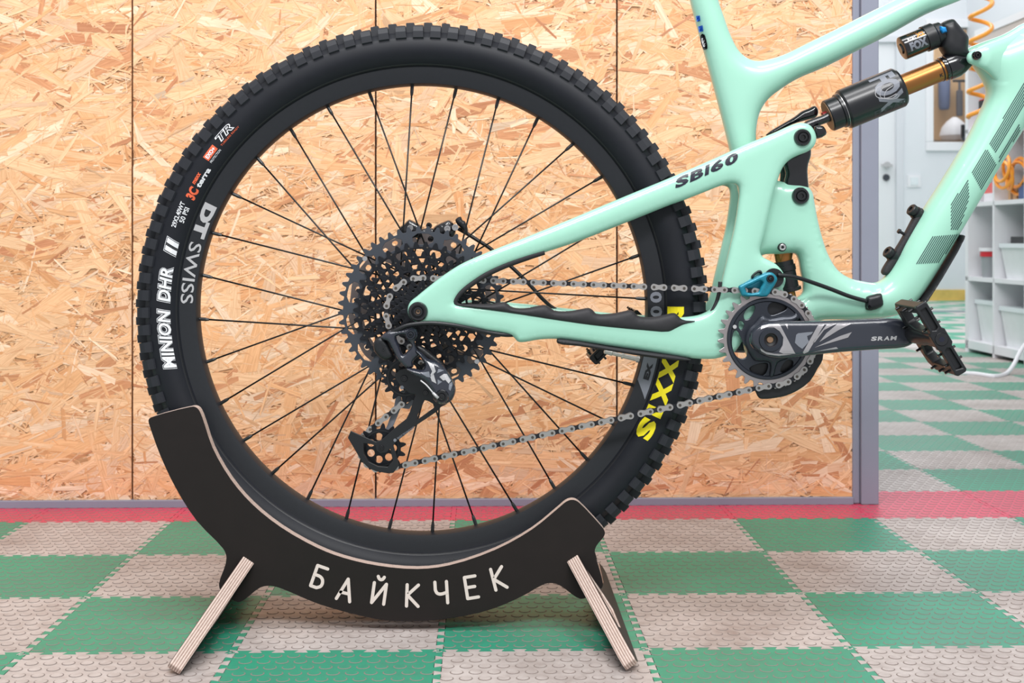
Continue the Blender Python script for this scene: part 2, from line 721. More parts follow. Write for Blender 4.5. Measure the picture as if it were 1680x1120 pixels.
floor = struct('floor', *box((-2.2, -1.5, -0.04), (4.2, 9.6, -0.007)), M['dark'])
tile_near = sub('tile', *tile_mesh(14, True)[:2], [TM['green'], GRIME], floor, fm=tile_mesh(14, True)[2])
tile_far = sub('tile', *tile_mesh(8, False)[:2], [TM['green'], GRIME2], floor, fm=tile_mesh(8, False)[2])
protos = [tile_near, tile_far]
spots = []
for j in range(-5, 15):
    for i in range(-7, 14):
        u, v = 0.142 + TS * i, -0.133 + TS * j
        if j > 0 and u < 0.6:
            continue
        pts = [ROOM @ Vector((u + a * TS, v + b * TS, 0)) for a in (0, 1) for b in (0, 1)]
        if min(p.y for p in pts) < -D0 + 0.8:
            continue
        px = [CX + F * p.x / (D0 + p.y) for p in pts]
        py = [HZ + F * H / (D0 + p.y) for p in pts]
        if max(px) < -140 or min(px) > 1900 or min(py) > 1200:
            continue
        spots.append((i, j, u, v, 'red' if j == 0 else ('white' if (i + j) % 2 else 'green'), min(p.y for p in pts)))
first = {0: True, 1: True}
for i, j, u, v, c, y in spots:
    k = 0 if y < 1.2 else 1
    if first[k]:
        o = protos[k]
        first[k] = False
    else:
        o = protos[k].copy()
        COL.objects.link(o)
    o.location = (u, v, rnd.uniform(-0.0002, 0.0002))
    o.material_slots[0].link = 'OBJECT'
    o.material_slots[0].material = TM[c]

fm_ = bpy.data.materials.new('far_floor_checks')
fm_.use_nodes = True
n_, l_ = fm_.node_tree.nodes, fm_.node_tree.links
tc = n_.new('ShaderNodeTexCoord')
mp = n_.new('ShaderNodeMapping')
mp.inputs['Location'].default_value = (-0.142, 0.133, 0.01)
ck = n_.new('ShaderNodeTexChecker')
ck.inputs['Scale'].default_value = 1 / TS
ck.inputs['Color1'].default_value = srgb(62, 166, 132)
ck.inputs['Color2'].default_value = srgb(204, 196, 192)
l_.new(tc.outputs['Object'], mp.inputs[0])
l_.new(mp.outputs[0], ck.inputs[0])
l_.new(ck.outputs[0], n_['Principled BSDF'].inputs['Base Color'])
n_['Principled BSDF'].inputs['Roughness'].default_value = 0.42
v_far0 = -0.133 + TS * 15
floor.data.materials[0] = fm_
o = sub('far_tiles', *box((0.3, v_far0, -0.006), (4.1, 9.5, 0.0)), fm_, floor)
o['kind'] = 'stuff'
sub('threshold_strip', *box((0.6, 6.63, 0.0), (3.6, 6.73, 0.004)), M['post'], floor)

# chipboard wall ------------------------------------------------------
osb = bpy.data.materials.new('osb_strand')
osb.use_nodes = True
n_, l_ = osb.node_tree.nodes, osb.node_tree.links
b_ = n_['Principled BSDF']
at = n_.new('ShaderNodeAttribute')
at.attribute_name = 'tint'
uv = n_.new('ShaderNodeUVMap')
mp = n_.new('ShaderNodeMapping')
mp.inputs['Scale'].default_value = (22, 420, 1)
nz = n_.new('ShaderNodeTexNoise')
nz.inputs['Scale'].default_value = 1.0
nz.inputs['Detail'].default_value = 4
nz.inputs['Distortion'].default_value = 0.4
l_.new(uv.outputs[0], mp.inputs[0])
l_.new(mp.outputs[0], nz.inputs['Vector'])
cr = n_.new('ShaderNodeValToRGB')
cr.color_ramp.elements[0].position = 0.25
cr.color_ramp.elements[0].color = (0.80, 0.71, 0.62, 1)
cr.color_ramp.elements[1].position = 0.62
cr.color_ramp.elements[1].color = (1.08, 1.08, 1.08, 1)
l_.new(nz.outputs['Fac'], cr.inputs[0])
mx = n_.new('ShaderNodeMix')
mx.data_type = 'RGBA'
mx.blend_type = 'MULTIPLY'
mx.inputs[0].default_value = 1.0
l_.new(at.outputs['Color'], mx.inputs[6])
l_.new(cr.outputs[0], mx.inputs[7])
l_.new(mx.outputs[2], b_.inputs['Base Color'])
b_.inputs['Roughness'].default_value = 0.5
b_.inputs['Specular IOR Level'].default_value = 0.35
bp = n_.new('ShaderNodeBump')
bp.inputs['Strength'].default_value = 0.25
bp.inputs['Distance'].default_value = 0.001
l_.new(nz.outputs['Fac'], bp.inputs['Height'])
l_.new(bp.outputs['Normal'], b_.inputs['Normal'])
M['osb'] = osb
M['osb_base'] = mat('osb_core', srgb(206, 152, 108), 0.6, noise=(90, 0.25))

TINTS = [srgb(*c) for c in ((245, 199, 157), (242, 190, 145), (236, 180, 132), (228, 166, 117), (249, 214, 183), (212, 150, 109), (234, 192, 158), (202, 138, 100), (243, 194, 151))]
WTS = [6, 6, 5, 2.5, 4, 1.5, 3, 0.8, 6]


def strands(name, u0, u1, z0, z1, seed, parent):
    r = random.Random(seed)
    vs, fs, cols, uvs = [], [], [], []
    area_ = (u1 - u0) * (z1 - z0)
    plan = [(int(9000 * area_), .006, .028, .0015, .005), (int(5200 * area_), .014, .055, .003, .010),
            (int(1500 * area_), .035, .11, .006, .022), (int(2600 * area_), .012, .06, .0010, .0035), (int(420 * area_), .05, .14, .010, .028), (int(2600 * area_), .010, .05, .0008, .0030), (int(500 * area_), .02, .07, .003, .008)]
    k = 0
    for n, l0, l1, w0, w1 in plan:
        for _ in range(n):
            L, w = r.uniform(l0, l1), r.uniform(w0, w1)
            cx, cz = r.uniform(u0, u1), r.uniform(z0, z1)
            a = r.gauss(0.15, 0.42) if r.random() < 0.66 else r.uniform(0, PI)
            ca, sa = math.cos(a), math.sin(a)
            j = lambda s: r.uniform(-s, s)
            sh = [(-L / 2 + j(.12 * L), -w / 2 + j(.2 * w)), (j(.15 * L), -w / 2 + j(.25 * w)), (L / 2 + j(.1 * L), -w / 2 + j(.2 * w)),
                  (L / 2 + j(.12 * L), w / 2 + j(.2 * w)), (j(.15 * L), w / 2 + j(.25 * w)), (-L / 2 + j(.1 * L), w / 2 + j(.2 * w))]
            tilt = j(0.00025)
            i0 = len(vs)
            ou, ov = r.uniform(0, 50), r.uniform(0, 50)
            for s, t in sh:
                x = min(max(cx + s * ca - t * sa, u0), u1)
                z = min(max(cz + s * sa + t * ca, z0), z1)
                vs.append((x, -0.0004 - k * 1.6e-7 - abs(tilt) + tilt * (t / w) * 2, z))
                uvs.append((s + ou, t + ov))
            fs.append(tuple(range(i0, i0 + 6)))
            c = r.choices(TINTS, WTS)[0]
            g = r.uniform(0.9, 1.06) * (0.72 if r.random() < (0.05 if w < .004 else .01) else 1)
            cols.append((c[0] * g, c[1] * g, c[2] * g, 1))
            k += 1
    me = bpy.data.meshes.new(name)
    me.from_pydata(vs, [], fs)
    me.materials.append(M['osb'])
    ca_ = me.attributes.new('tint', 'FLOAT_COLOR', 'FACE')
    ca_.data.foreach_set('color', np.array(cols, dtype=np.float32).ravel())
    ul = me.uv_layers.new(name='UVMap')
    ul.data.foreach_set('uv', np.array(uvs, dtype=np.float32).ravel())
    o = bpy.data.objects.new(name, me)
    COL.objects.link(o)
    o.parent = parent
    o['kind'] = 'stuff'
    return o


us = [room_px(p, 0.0) for p in (-190, 217.5, 616.5, 1012, 1397.5)]
u_post = room_px(1441.5, -0.012)
ztop = 1.3
wall = struct('wall_back', *box((us[0], 0.012, 0.0), (us[4] + 0.02, 0.045, ztop)), M['dark'])
for k in range(4):
    g0 = 0.0017
    lo, hi = us[k] + g0, us[k + 1] - (g0 if k < 3 else 0)
    p = sub('chipboard_panel', *box((lo, 0.0, 0.013), (hi, 0.012, ztop)), M['osb_base'], wall)
    strands('wood_strands', lo, hi, 0.013, ztop, 11 + k, p)
pl = u_post - us[4]
trim = struct('trim_1', *box((us[4] + 0.30 * pl, -0.014, 0.0), (u_post, 0.05, ztop)), M['post'])
bevel(trim, 0.002)
t2 = struct('trim_2', *box((us[4], -0.006, 0.0), (us[4] + 0.30 * pl, 0.03, ztop)), M['post'])
bevel(t2, 0.003)
t3 = struct('trim_3', *box((us[0], -0.012, 0.0), (us[4], 0.03, 0.0135)), M['post'])
bevel(t3, 0.001)

# far end of the room ---------------------------------------------------
VF = 8.4                                           # the far wall, room depth behind the chipboard
ru = lambda px: room_px(px, VF)
rz = lambda py, px=1500: room_z(px, py, VF)
wu0, wu1, wz0, wz1 = ru(1530), ru(1720), rz(233), 2.25       # window opening
du0, du1, dz1 = ru(1310), ru(1472), rz(67)
parts = [box((0.2, VF, 0), (du0, VF + .1, 3.0)), box((du0, VF, dz1), (du1, VF + .1, 3.0)), box((du1, VF, 0), (wu0, VF + .1, 3.0)),
         box((wu0, VF, 0), (wu1, VF + .1, wz0)), box((wu0, VF, wz1), (wu1, VF + .1, 3.0)), box((wu1, VF, 0), (4.4, VF + .1, 3.0))]
wf = struct('wall_far', *merge(*parts), M['white_wall'])
wr = struct('wall_right', *box((3.95, -0.5, 0), (4.05, VF, 3.0)), M['white_wall'])
bb = struct('baseboard_far', *box((du1 + 0.05, VF - 0.012, 0), (3.95, VF, rz(475))), mat('yellow_skirting', srgb(226, 190, 104), 0.5, noise=(14, 0.25)))
dr = struct('door_1', *box((du0, VF + 0.02, 0), (du1 - 0.012, VF + .06, dz1 - 0.012)), mat('door_white', srgb(228, 229, 233), 0.45))
fr = box((du1 - 0.012, VF - 0.02, 0), (ru(1481), VF + 0.06, rz(60)))
fr2 = box((du0 - 0.05, VF - 0.02, dz1 - 0.012), (du1 - 0.012, VF + 0.06, rz(60)))
sub('door_frame', *merge(fr, fr2), mat('door_frame_white', srgb(214, 216, 222), 0.45), dr)
hu, hz_ = ru(1451), rz(272)
sub('door_handle', *merge(box((hu - .035, VF - 0.045, hz_ - .012), (hu + .055, VF - 0.025, hz_ + .012)), lathe([(0, .028), (.02, .028)], (hu + .02, VF + .0, hz_ + .005), (0, -1, 0), (0, 0, 1), 16)), M['steel'], dr)
sub('lock_rosette', *lathe([(0, .03), (.022, .026)], (hu + .02, VF + .022, rz(291)), (0, -1, 0), (0, 0, 1), 16), M['grey_metal'], dr)
wn = struct('window_1', *merge(box((wu0 - .06, VF - .03, wz0 - .075), (wu1 + .06, VF + .05, wz0)), box((wu0 - .06, VF - .03, wz1), (wu1 + .06, VF + .05, wz1 + .07)),
                               box((wu0 - .06, VF - .03, wz0), (wu0, VF + .05, wz1)), box((wu1, VF - .03, wz0), (wu1 + .06, VF + .05, wz1))), M['white_board'])
bevel(wn, 0.006)
gl = bpy.data.materials.new('window_glass')
gl.use_nodes = True
gl.node_tree.nodes['Principled BSDF'].inputs['Transmission Weight'].default_value = 1.0
gl.node_tree.nodes['Principled BSDF'].inputs['Roughness'].default_value = 0.0
gl.node_tree.nodes['Principled BSDF'].inputs['IOR'].default_value = 1.45
sub('window_pane', *box((wu0, VF + .012, wz0), (wu1, VF + .018, wz1)), gl, wn)
# the store room seen through that window
nb = struct('wall_store', *merge(box((wu0 - .2, VF + 0.95, 0.8), (wu1 + .4, VF + 1.0, 2.6))), mat('store_wood', srgb(196, 160, 118), 0.6, noise=(4, 0.3)))


def room_thing(name, label, cat, parts, m, group=None):
    """a thing in room coordinates; parts = [(name, verts, faces, material), ...]"""
    c = np.mean([np.mean(np.array([tuple(q) for q in p[1]]), 0) for p in parts], 0)
    z0 = min(q[2] for p in parts for q in p[1])
    L = Matrix.Translation(ROOM @ Vector((c[0], c[1], z0))) @ Matrix.Rotation(TH, 4, 'Z')
    e = bpy.data.objects.new(name, None)
    e.matrix_world = L
    e.empty_display_size = 0.05
    COL.objects.link(e)
    tag(e, label, cat, group)
    inv = Matrix.Translation((-c[0], -c[1], -z0))
    for nm, v, f, mm in parts:
        o = obj(nm, [inv @ Vector(q) for q in v], f, mm, None, smooth=len(v) > 20, sharp=40)
        o.parent = e
    return e


su, sv = ru(1500), VF
room_thing('wall_switch', 'small square white light switch on the far wall beside the door', 'switch',
           [('switch_plate', *box((ru(1488.5), VF - .012, rz(307)), (ru(1510), VF, rz(287))), M['white_board']),
            ('switch_rocker', *box((ru(1493), VF - .018, rz(303.5)), (ru(1505.5), VF - .012, rz(291))), M['clear'])], None)
room_thing('storage_bench', 'brown wooden workbench seen through the far window', 'bench',
           [('bench_top', *box((wu0 - .3, VF + .45, 1.30), (wu1, VF + .9, 1.36)), mat('bench_wood', srgb(150, 120, 92), 0.6, noise=(6, 0.2))),
            ('bench_front', *box((wu0 - .3, VF + .52, 0.85), (wu1, VF + .56, 1.30)), mat('bench_front', srgb(128, 104, 84), 0.6))], None)
room_thing('plastic_bag', 'crumpled white bag on the workbench behind the far window', 'bag',
           [('bag', *lathe([(0, .10), (.05, .13), (.12, .11), (.17, .07), (.21, .02)], (room_px(1566, VF + .6), VF + .6, 1.36), (0, 0, 1), (1, 0, 0), 14), M['white'])], None)
room_thing('hanging_jacket', 'dark blue garment hanging on the wood behind the far window', 'jacket',
           [('jacket', *lathe([(0, .04), (.03, .05), (.25, .055), (.3, .04), (.33, .01)], (room_px(1549, VF + .85), VF + .85, 1.66), (0, 0, 1), (1, 0, 0), 10), mat('jacket_blue', srgb(84, 96, 128), 0.7))], None)
room_thing('hanging_pump', 'dark grey pump hanging behind the far window glass, left of the bag', 'pump',
           [('pump_tube', *lathe([(0, .03), (.22, .03), (.23, .012), (.30, .012)], (room_px(1574, VF + .8), VF + .8, 1.60), (0, 0, 1), (1, 0, 0), 10), mat('pump_grey', srgb(84, 82, 88), 0.5)),
            ('pump_handle', *lathe([(-.06, .012), (.06, .012)], (room_px(1574, VF + .8), VF + .8, 1.91), (1, 0, 0), (0, 0, 1), 8), M['black'])], None)
room_thing('hanging_tool', 'small black tool hanging beside the white window frame', 'tool',
           [('tool_body', *box((ru(1574), VF - .06, rz(226)), (ru(1579), VF - .032, rz(205))), M['black']),
            ('tool_head', *box((ru(1575), VF - .07, rz(231)), (ru(1581), VF - .032, rz(225))), M['grey_metal'])], None)
room_thing('red_notice', 'red and orange notice sheet on the far wall behind the orange air hose', 'notice',
           [('notice_sheet', *box((ru(1588), VF - .006, rz(31)), (ru(1613), VF, rz(-25))), mat('notice_red', srgb(238, 118, 92), 0.6, noise=(9, 0.25)))], None)

# white cube shelf at the right --------------------------------------
SU = room_px(1583.5, 3.40)                         # front face of the shelf
SV1 = 3.40                                          # its far end, room depth
CELL, BT = 0.327, 0.02
NC = 4
parts = []
sv0 = SV1 - NC * CELL - BT
for k in range(NC + 1):
    t = 0.036 if k in (0, NC) else 0.018
    c = SV1 - k * CELL - (0.018 if k == 0 else 0)
    parts.append(('end_panel' if k in (0, NC) else 'divider', *box((SU, c - t / 2, 0.0), (SU + 0.38, c + t / 2, 4 * CELL + .015)), M['white_board']))
for k in range(5):
    t = 0.036 if k in (0, 4) else 0.018
    z = 0.035 if k == 0 else k * CELL
    parts.append(('shelf_board', *box((SU, sv0, z - t / 2), (SU + 0.38, SV1, z + t / 2)), M['white_board']))
parts.append(('back_panel', *box((SU + .372, sv0, 0.02), (SU + 0.38, SV1, 4 * CELL)), M['white_board']))
shelf = room_thing('cube_shelf', 'tall white open cube shelf standing at the right edge', 'shelf', parts, None)


def shelf_pt(px, depth, row):
    """room point in a shelf cell: picture column px, distance behind the shelf's front face"""
    u = SU + depth
    v = 3.0
    for _ in range(40):
        p = ROOM @ Vector((u, v, 0))
        want = p.x * F / (px - CX) - D0
        v += 0.5 * (want - p.y)
    return u, v, (0.053 if row == 0 else row * CELL + 0.009)


def bin_parts(u0, u1, v0, v1, z0, h, body, lid, lidh=.018):
    q = box((u0, v0, z0), (u1, v1, z0 + h))
    q = ([(x + (0.02 * (1 if i % 4 in (0, 3) else -1) if i < 4 else 0), y + (0.015 * (1 if i % 4 in (0, 1) else -1) if i < 4 else 0), z) for i, (x, y, z) in enumerate(q[0])], q[1])
    return [('bin_body', *q, body), ('bin_lid', *box((u0 - .006, v0 - .006, z0 + h), (u1 + .006, v1 + .006, z0 + h + lidh)), lid)]


c1 = (SV1 - CELL + 0.025, SV1 - 0.055)             # far column of cells, room depths
c2 = (SV1 - 2 * CELL + 0.03, SV1 - CELL - 0.03)
binm = mat('frosted_bin', srgb(228, 231, 233), 0.3, noise=(20, 0.08))
room_thing('storage_bin', 'frosted clear bin in the bottom far cell of the white shelf', 'bin', bin_parts(SU + .03, SU + .3, *c1, 0.053, .165, binm, M['clear']), None)
room_thing('storage_bin', 'frosted clear bin in the bottom cell nearest the right edge', 'bin', bin_parts(SU + .02, SU + .3, *c2, 0.053, .15, binm, M['clear']), None)
room_thing('storage_bin', 'clear box with black contents in the second row of the shelf', 'bin',
           bin_parts(SU + .02, SU + .3, *c2, CELL + .009, .13, binm, M['clear']) +
           [('black_tray', *box((SU + .05, c2[0] + .03, CELL + .157), (SU + .25, c2[1] - .03, CELL + .185)), M['black'])], None)
u, v, z = shelf_pt(1626, 0.055, 1)
room_thing('lidded_jar', 'small jar with grey contents and red band in the second row', 'jar',
           [('jar_body', *lathe([(0, .036), (.09, .042)], (u, v, z), (0, 0, 1), (1, 0, 0), 20), mat('jar_grey', srgb(150, 154, 158), 0.3)),
            ('jar_band', *lathe([(.09, .046), (.113, .046)], (u, v, z), (0, 0, 1), (1, 0, 0), 20), mat('jar_red', srgb(206, 40, 52), 0.4)),
            ('jar_cap', *lathe([(.113, .05), (.128, .05)], (u, v, z), (0, 0, 1), (1, 0, 0), 20), M['white_board'])], None)
u, v, z = shelf_pt(1621, 0.06, 2)
room_thing('product_box', 'small red and white box behind the frame tube on the third row', 'box',
           [('box_base', *box((u, v - .06, z), (u + .12, v + .05, z + .04)), M['white']),
            ('box_front', *box((u, v - .06, z + .04), (u + .12, v + .05, z + .085)), mat('box_red', srgb(230, 110, 105), 0.5))], None)
u, v, z = shelf_pt(1660, 0.06, 2)
room_thing('cardboard_box', 'small tan cardboard box under the coiled orange hose', 'box',
           [('box_body', *box((u, v - .05, z), (u + .1, v + .05, z + .055)), mat('cardboard', srgb(220, 184, 140), 0.7)), ('box_tape', *box((u - .001, v - .012, z), (u + .101, v + .012, z + .056)), M['copper'])], None)
u, v, z = shelf_pt(1676, 0.05, 2)
room_thing('blue_case', 'small blue case beside the tan box on the third row', 'case',
           [('case_body', *box((u, v - .03, z), (u + .1, v + .03, z + .06)), mat('case_blue', srgb(84, 116, 170), 0.5)), ('case_lid', *box((u - .002, v - .032, z + .06), (u + .102, v + .032, z + .07)), M['grey_metal'])], None)
u, v, z = shelf_pt(1607, 0.05, 3)
room_thing('tool_case', 'red and black tool case in the top far cell behind the hose', 'case',
           [('case_body', *box((u, v - .05, z), (u + .14, v + .06, z + .13)), mat('case_red', srgb(206, 52, 50), 0.5)),
            ('case_band', *box((u - .003, v - .052, z + .03), (u + .143, v + .062, z + .06)), M['black']),
            ('case_top', *box((u - .003, v - .052, z + .09), (u + .143, v + .062, z + .125)), M['black'])], None)
# a bundle of orange hose
u, v, z = shelf_pt(1660, 0.03, 2)
pts = []
for k in range(150):
    t = k / 149
    a = t * 2 * PI * 5.3
    rr = 0.058 + 0.012 * math.sin(a * 0.37)
    pts.append((u - 0.01 + 0.04 * math.sin(a * 0.31 + 1), v + rr * math.cos(a) * 1.2, z + 0.105 + rr * math.sin(a) * .95 + 0.02 * math.sin(a * 0.19)))
room_thing('air_hose', 'tangled bundle of orange hose lying in the third row of the shelf', 'hose', [('hose_bundle', *tube(pts, 0.0072, 6, 0), M['hose'])], None)
# hanging spiral hose
hu, hv = room_px(1611, 2.75), 2.75
z0, z1 = room_z(1611, 192, 2.75), room_z(1611, -60, 2.75)
pts = []
for k in range(200):
    t = k / 199
    a = t * 2 * PI * 6.2 + 2.4
    z = z0 + (z1 - z0) * t + 0.012 * math.sin(a + .6)
    pts.append((hu + 0.042 * math.cos(a) - 0.012 * (1 - t), hv + 0.042 * math.sin(a), z))
room_thing('spiral_hose', 'orange spiral air hose hanging in front of the shelf', 'hose', [('hose_coil', *tube(pts, 0.0088, 8, 0), M['hose'])], None)
# long carton on the shelf top
zt = 4 * CELL + .018
room_thing('flat_carton', 'long pale grey carton lying on top of the white shelf', 'carton',
           [('carton_body', *box((SU + .03, sv0 + .1, zt), (SU + .34, SV1 - .05, zt + .07)), mat('carton_grey', srgb(196, 186, 180), 0.6)),
            ('carton_lid', *box((SU + .025, sv0 + .095, zt + .07), (SU + .345, SV1 - .045, zt + .1)), M['white_board'])], None)
# white cable on the floor by the shelf
fp = lambda px, py, z=0.006: ROOM_I @ Vector((W(px, py, F * (H - z) / (py - HZ) - D0)))
pts = [fp(1560, 611), fp(1600, 613), fp(1630, 617), fp(1650, 613), fp(1662, 600, .03), fp(1675, 575, .08), fp(1690, 555, .12)]
room_thing('white_cable', 'white cable trailing over the floor in front of the shelf', 'cable', [('cable', *tube(pts, 0.008, 8, 6), M['white_board'])], None)

# ------------------------------------------------------------------ the bicycle
WX, WZ = W(687, 511, -0.07).x, W(687, 511, -0.07).z        # rear axle
bike = thing('bicycle', (WX, 0, 0.034), 'mint green full suspension mountain bike standing in the wheel stand', 'bicycle')


def part(name, v, f, m, **k):
    return obj(name, v, f, m, bike, **k)


def subpart(name, v, f, m, parent, **k):
    o = obj(name, v, f, m, None, **k)
    o.parent = parent
    return o


def lnk(o, parent):
    o.parent = parent
    o.matrix_parent_inverse = parent.matrix_parent_inverse.inverted() if False else Matrix.Identity(4)
    return o


# parts keep the bike's inverse offset so that their meshes, and those of their children, stay in world coordinates
ORIG_ID = Matrix.Identity(4)


def pol(r, a, y):
    return (WX + r * math.cos(a), y, WZ + r * math.sin(a))


def revolve(prof, n=180, closed=False):
    vs, fs = [], []
    m = len(prof)
    for k in range(n):
        a = 2 * PI * k / n
        vs += [pol(r, a, y) for r, y in prof]
    for k in range(n):
        b = (k + 1) % n
        for i in range(m if closed else m - 1):
            j = (i + 1) % m
            fs.append((k * m + i, b * m + i, b * m + j, k * m + j))
    return vs, fs


TP = [(.3130, -.0118), (.3165, -.0172), (.3195, -.0205), (.3235, -.0240), (.3300, -.0280), (.3380, -.0296), (.3460, -.0286), (.3515, -.0268),
      (.3525, -.0258), (.3570, -.0215), (.3605, -.0150), (.3625, -.0070), (.3630, 0)]
TPf = TP + [(r, -y) for r, y in TP[::-1][1:]] + [(.3120, .0105), (.3120, -.0105)]
tyre = part('tyre', *revolve(TPf, 200, True), M['rubber'], smooth=True, sharp=50)
RP = [(.2938, -.0105), (.2946, -.0124), (.3000, -.0139), (.3120, -.0152), (.3158, -.0157), (.3166, -.0150), (.3166, -.0118), (.3135, -.0100)]
RPf = RP + [(r, -y) for r, y in RP[::-1]] + [(.2925, .006), (.2918, 0), (.2925, -.006)]
rim = part('rim', *revolve(RPf, 200, True), M['rim'], smooth=True, sharp=35)
bead = subpart('bead_line', *revolve([(.3168, -.0178), (.3178, -.0192), (.3190, -.0200)], 160), M['black'], tyre, smooth=True)


def ysurf(r):
    return np.interp(r, [p[0] for p in TP], [p[1] for p in TP])


# tread: one block per knob, meshes shared
def knob_mesh(poly, w0, w1):
    """(r, y) polygon extruded along the tread direction"""
    n = len(poly)
    vs = []
    for sgn in (-1, 1):
        for i, (r, y) in enumerate(poly):
            w = np.interp(r, [min(p[0] for p in poly), max(p[0] for p in poly)], [w0, w1]) / 2
            vs.append((sgn * w, y, r))
    fs = [tuple(range(n))[::-1], tuple(range(n, 2 * n))] + [(i, (i + 1) % n, n + (i + 1) % n, n + i) for i in range(n)]
    return vs, fs


NK = 100
SIDE = [(.3500, -.0270), (.3520, -.0293), (.3600, -.0292), (.3660, -.0266), (.3688, -.0208), (.3688, -.0140), (.3580, -.0120)]
CENT = [(.3600, -.0110), (.3724, -.0100), (.3742, -.0075), (.3742, .0075), (.3724, .0100), (.3600, .0110)]
GR = [(.3480, -.0282), (.3500, -.0288), (.3660, -.0252), (.3665, -.0215), (.3580, -.0150)]
kn = {}
for nm, poly, w0, w1 in (('side_knob', SIDE, .0136, .0122), ('center_knob', CENT, .0128, .0100)):
    kn[nm] = obj(nm, *knob_mesh(poly, w0, w1), M['knob'], None)
kn['far'] = obj('side_knob', *knob_mesh([(r, -y) for r, y in SIDE[::-1]], .0136, .0122), M['knob'], None)
for key, nm, ph in (('side_knob', 'side_knob', 0.0), ('center_knob', 'center_knob', 0.5), ('far', 'side_knob', 0.5)):
    for k in range(NK):
        a = 2 * PI * (k + ph) / NK + R(0.6)
        mwx = Matrix.Translation((WX, 0, WZ)) @ Matrix.Rotation(-(a - PI / 2), 4, 'Y')
        o = kn[key] if k == 0 else kn[key].copy()
        if k:
            COL.objects.link(o)
        o.parent = tyre
        o.matrix_basis = mwx


def ring_text(name, s, a0, a1, r0, h, m, parent, inward=False, bold=0.0, shear=0.0, lift=0.0006, surf='tyre', space=1.0, v0=0.0, vh=1.0):
    V, Fs = text_mesh(s, bold, shear, 5, space)
    w = V[:, 0].max()
    u = V[:, 0] / w
    a = R(a0) + (R(a1) - R(a0)) * u
    r = r0 + (-1 if inward else 1) * V[:, 1] * h
    y = ysurf(r) if surf == 'tyre' else np.interp(r, [p[0] for p in RP[:6]], [p[1] for p in RP[:6]])
    vs = [pol(rr, aa, yy - lift) for rr, aa, yy in zip(r, a, y)]
    return subpart(name, vs, Fs, m, parent)


def ring_patch(name, pts, m, parent, surf='tyre', lift=0.0004):
    """flat print outlined in (degrees, radius), laid on the tyre or rim"""
    P = densify(pts, 1.0)
    lo, hi = P.min(0), P.max(0)
    sc = 300.0
    Q = [(p[0] * PI / 180 * 0.33 * 1000, p[1] * 1000) for p in pts]
    Q = densify(Q, 2.0)
    gx, gy = np.meshgrid(np.arange(Q[:, 0].min(), Q[:, 0].max(), 2.5), np.arange(Q[:, 1].min(), Q[:, 1].max(), 2.5))
    g = np.stack([gx.ravel(), gy.ravel()], 1)
    g = g[inside(g, [Q])]
    if len(g):
        g = g[bdist(g, [Q]) > 0.6]
    V, T = cdt([Q], g if len(g) else None)
    a = V[:, 0] / 1000 / 0.33
    r = V[:, 1] / 1000
    y = ysurf(r) if surf == 'tyre' else np.interp(r, [p[0] for p in RP[:6]], [p[1] for p in RP[:6]])
    return subpart(name, [pol(rr, aa, yy - lift) for rr, aa, yy in zip(r, a, y)], T, m, parent)


# sidewall and rim lettering
for bold, m, lf in ((.105, 'white', .0005), (.072, 'black', .0007), (.028, 'white', .0009)):
    for s, a0, a1 in (('MINION', 193.2, 180.0), ('DHR', 178.2, 170.6), ('II', 167.6, 164.0)):
        e = (bold - .03) * 4.5
        ring_text('tyre_lettering', s, a0 + e, a1 - e, .3245, .0160 + (bold - .03) * .02, M[m], tyre, bold=bold, shear=.18, lift=lf)
ring_text('tyre_lettering', '29X2.40WT', 161.5, 155.6, .3340, .0062, M['white'], tyre, bold=.02)
ring_text('tyre_lettering', '50 PSI', 160.0, 156.4, .3265, .0062, M['white'], tyre, bold=.02)
ring_text('tyre_lettering', '3C', 154.4, 151.6, .3255, .0125, M['orange'], tyre, bold=.05, shear=.1)
ring_text('tyre_lettering', 'maxx', 151.0, 148.2, .3335, .0062, M['orange'], tyre, bold=.04, shear=.1)
ring_text('tyre_lettering', 'terra', 151.2, 146.3, .3260, .0066, M['white'], tyre, bold=.04, shear=.1)
ring_patch('tyre_label', [(145.0, .3345), (141.6, .3345), (141.6, .3435), (145.0, .3435)][::-1], M['orange'], tyre)
ring_text('tyre_lettering', 'EXO+', 144.7, 141.9, .3362, .0056, M['white'], tyre, bold=.04, lift=.0008)
ring_text('tyre_lettering', 'PROTECTION', 145.0, 141.4, .3300, .0030, M['white'], tyre)
ring_text('tyre_lettering', 'TR', 140.4, 135.6, .3365, .0108, M['white'], tyre, bold=.06, shear=.2)
ring_text('tyre_lettering', 'TR', 140.0, 136.0, .3375, .0090, M['black'], tyre, bold=.0, shear=.2, lift=.0008)
ring_text('tyre_lettering', 'TUBELESS READY', 140.6, 134.8, .3325, .0024, M['orange'], tyre)
for ch, a, wd_ in (('M', -2.4, 6.2), ('A', -7.8, 6.0), ('X', -13.5, 5.6), ('X', -18.9, 5.6), ('I', -23.5, 2.0), ('S', -27.9, 4.8)):
    ring_text('tyre_lettering', ch, a + wd_ / 2, a - wd_ / 2, .3190, .0215, M['yellow'], tyre, bold=.06, shear=.0)
ring_text('tyre_lettering', '29X2.4', -79.0, -85.0, .3245, .0050, M['soft'], tyre)
ring_text('rim_lettering', 'DT', 153.6, 162.3, .3142, .0175, M['decal'], rim, inward=True, bold=.07, surf='rim')
ring_text('rim_lettering', 'SWISS', 163.6, 178.6, .3135, .0165, M['decal'], rim, inward=True, bold=.008, surf='rim')
ring_patch('rim_label', [(-10.5, .2955), (-18.0, .2955), (-22.0, .3130), (-11.5, .3130), (-10.2, .3090)][::-1], M['decal_grey'], rim, 'rim')
ring_text('rim_lettering', 'EX', -17.4, -13.2, .3092, .0078, M['rim'], rim, inward=True, bold=.07, surf='rim', lift=.0009)
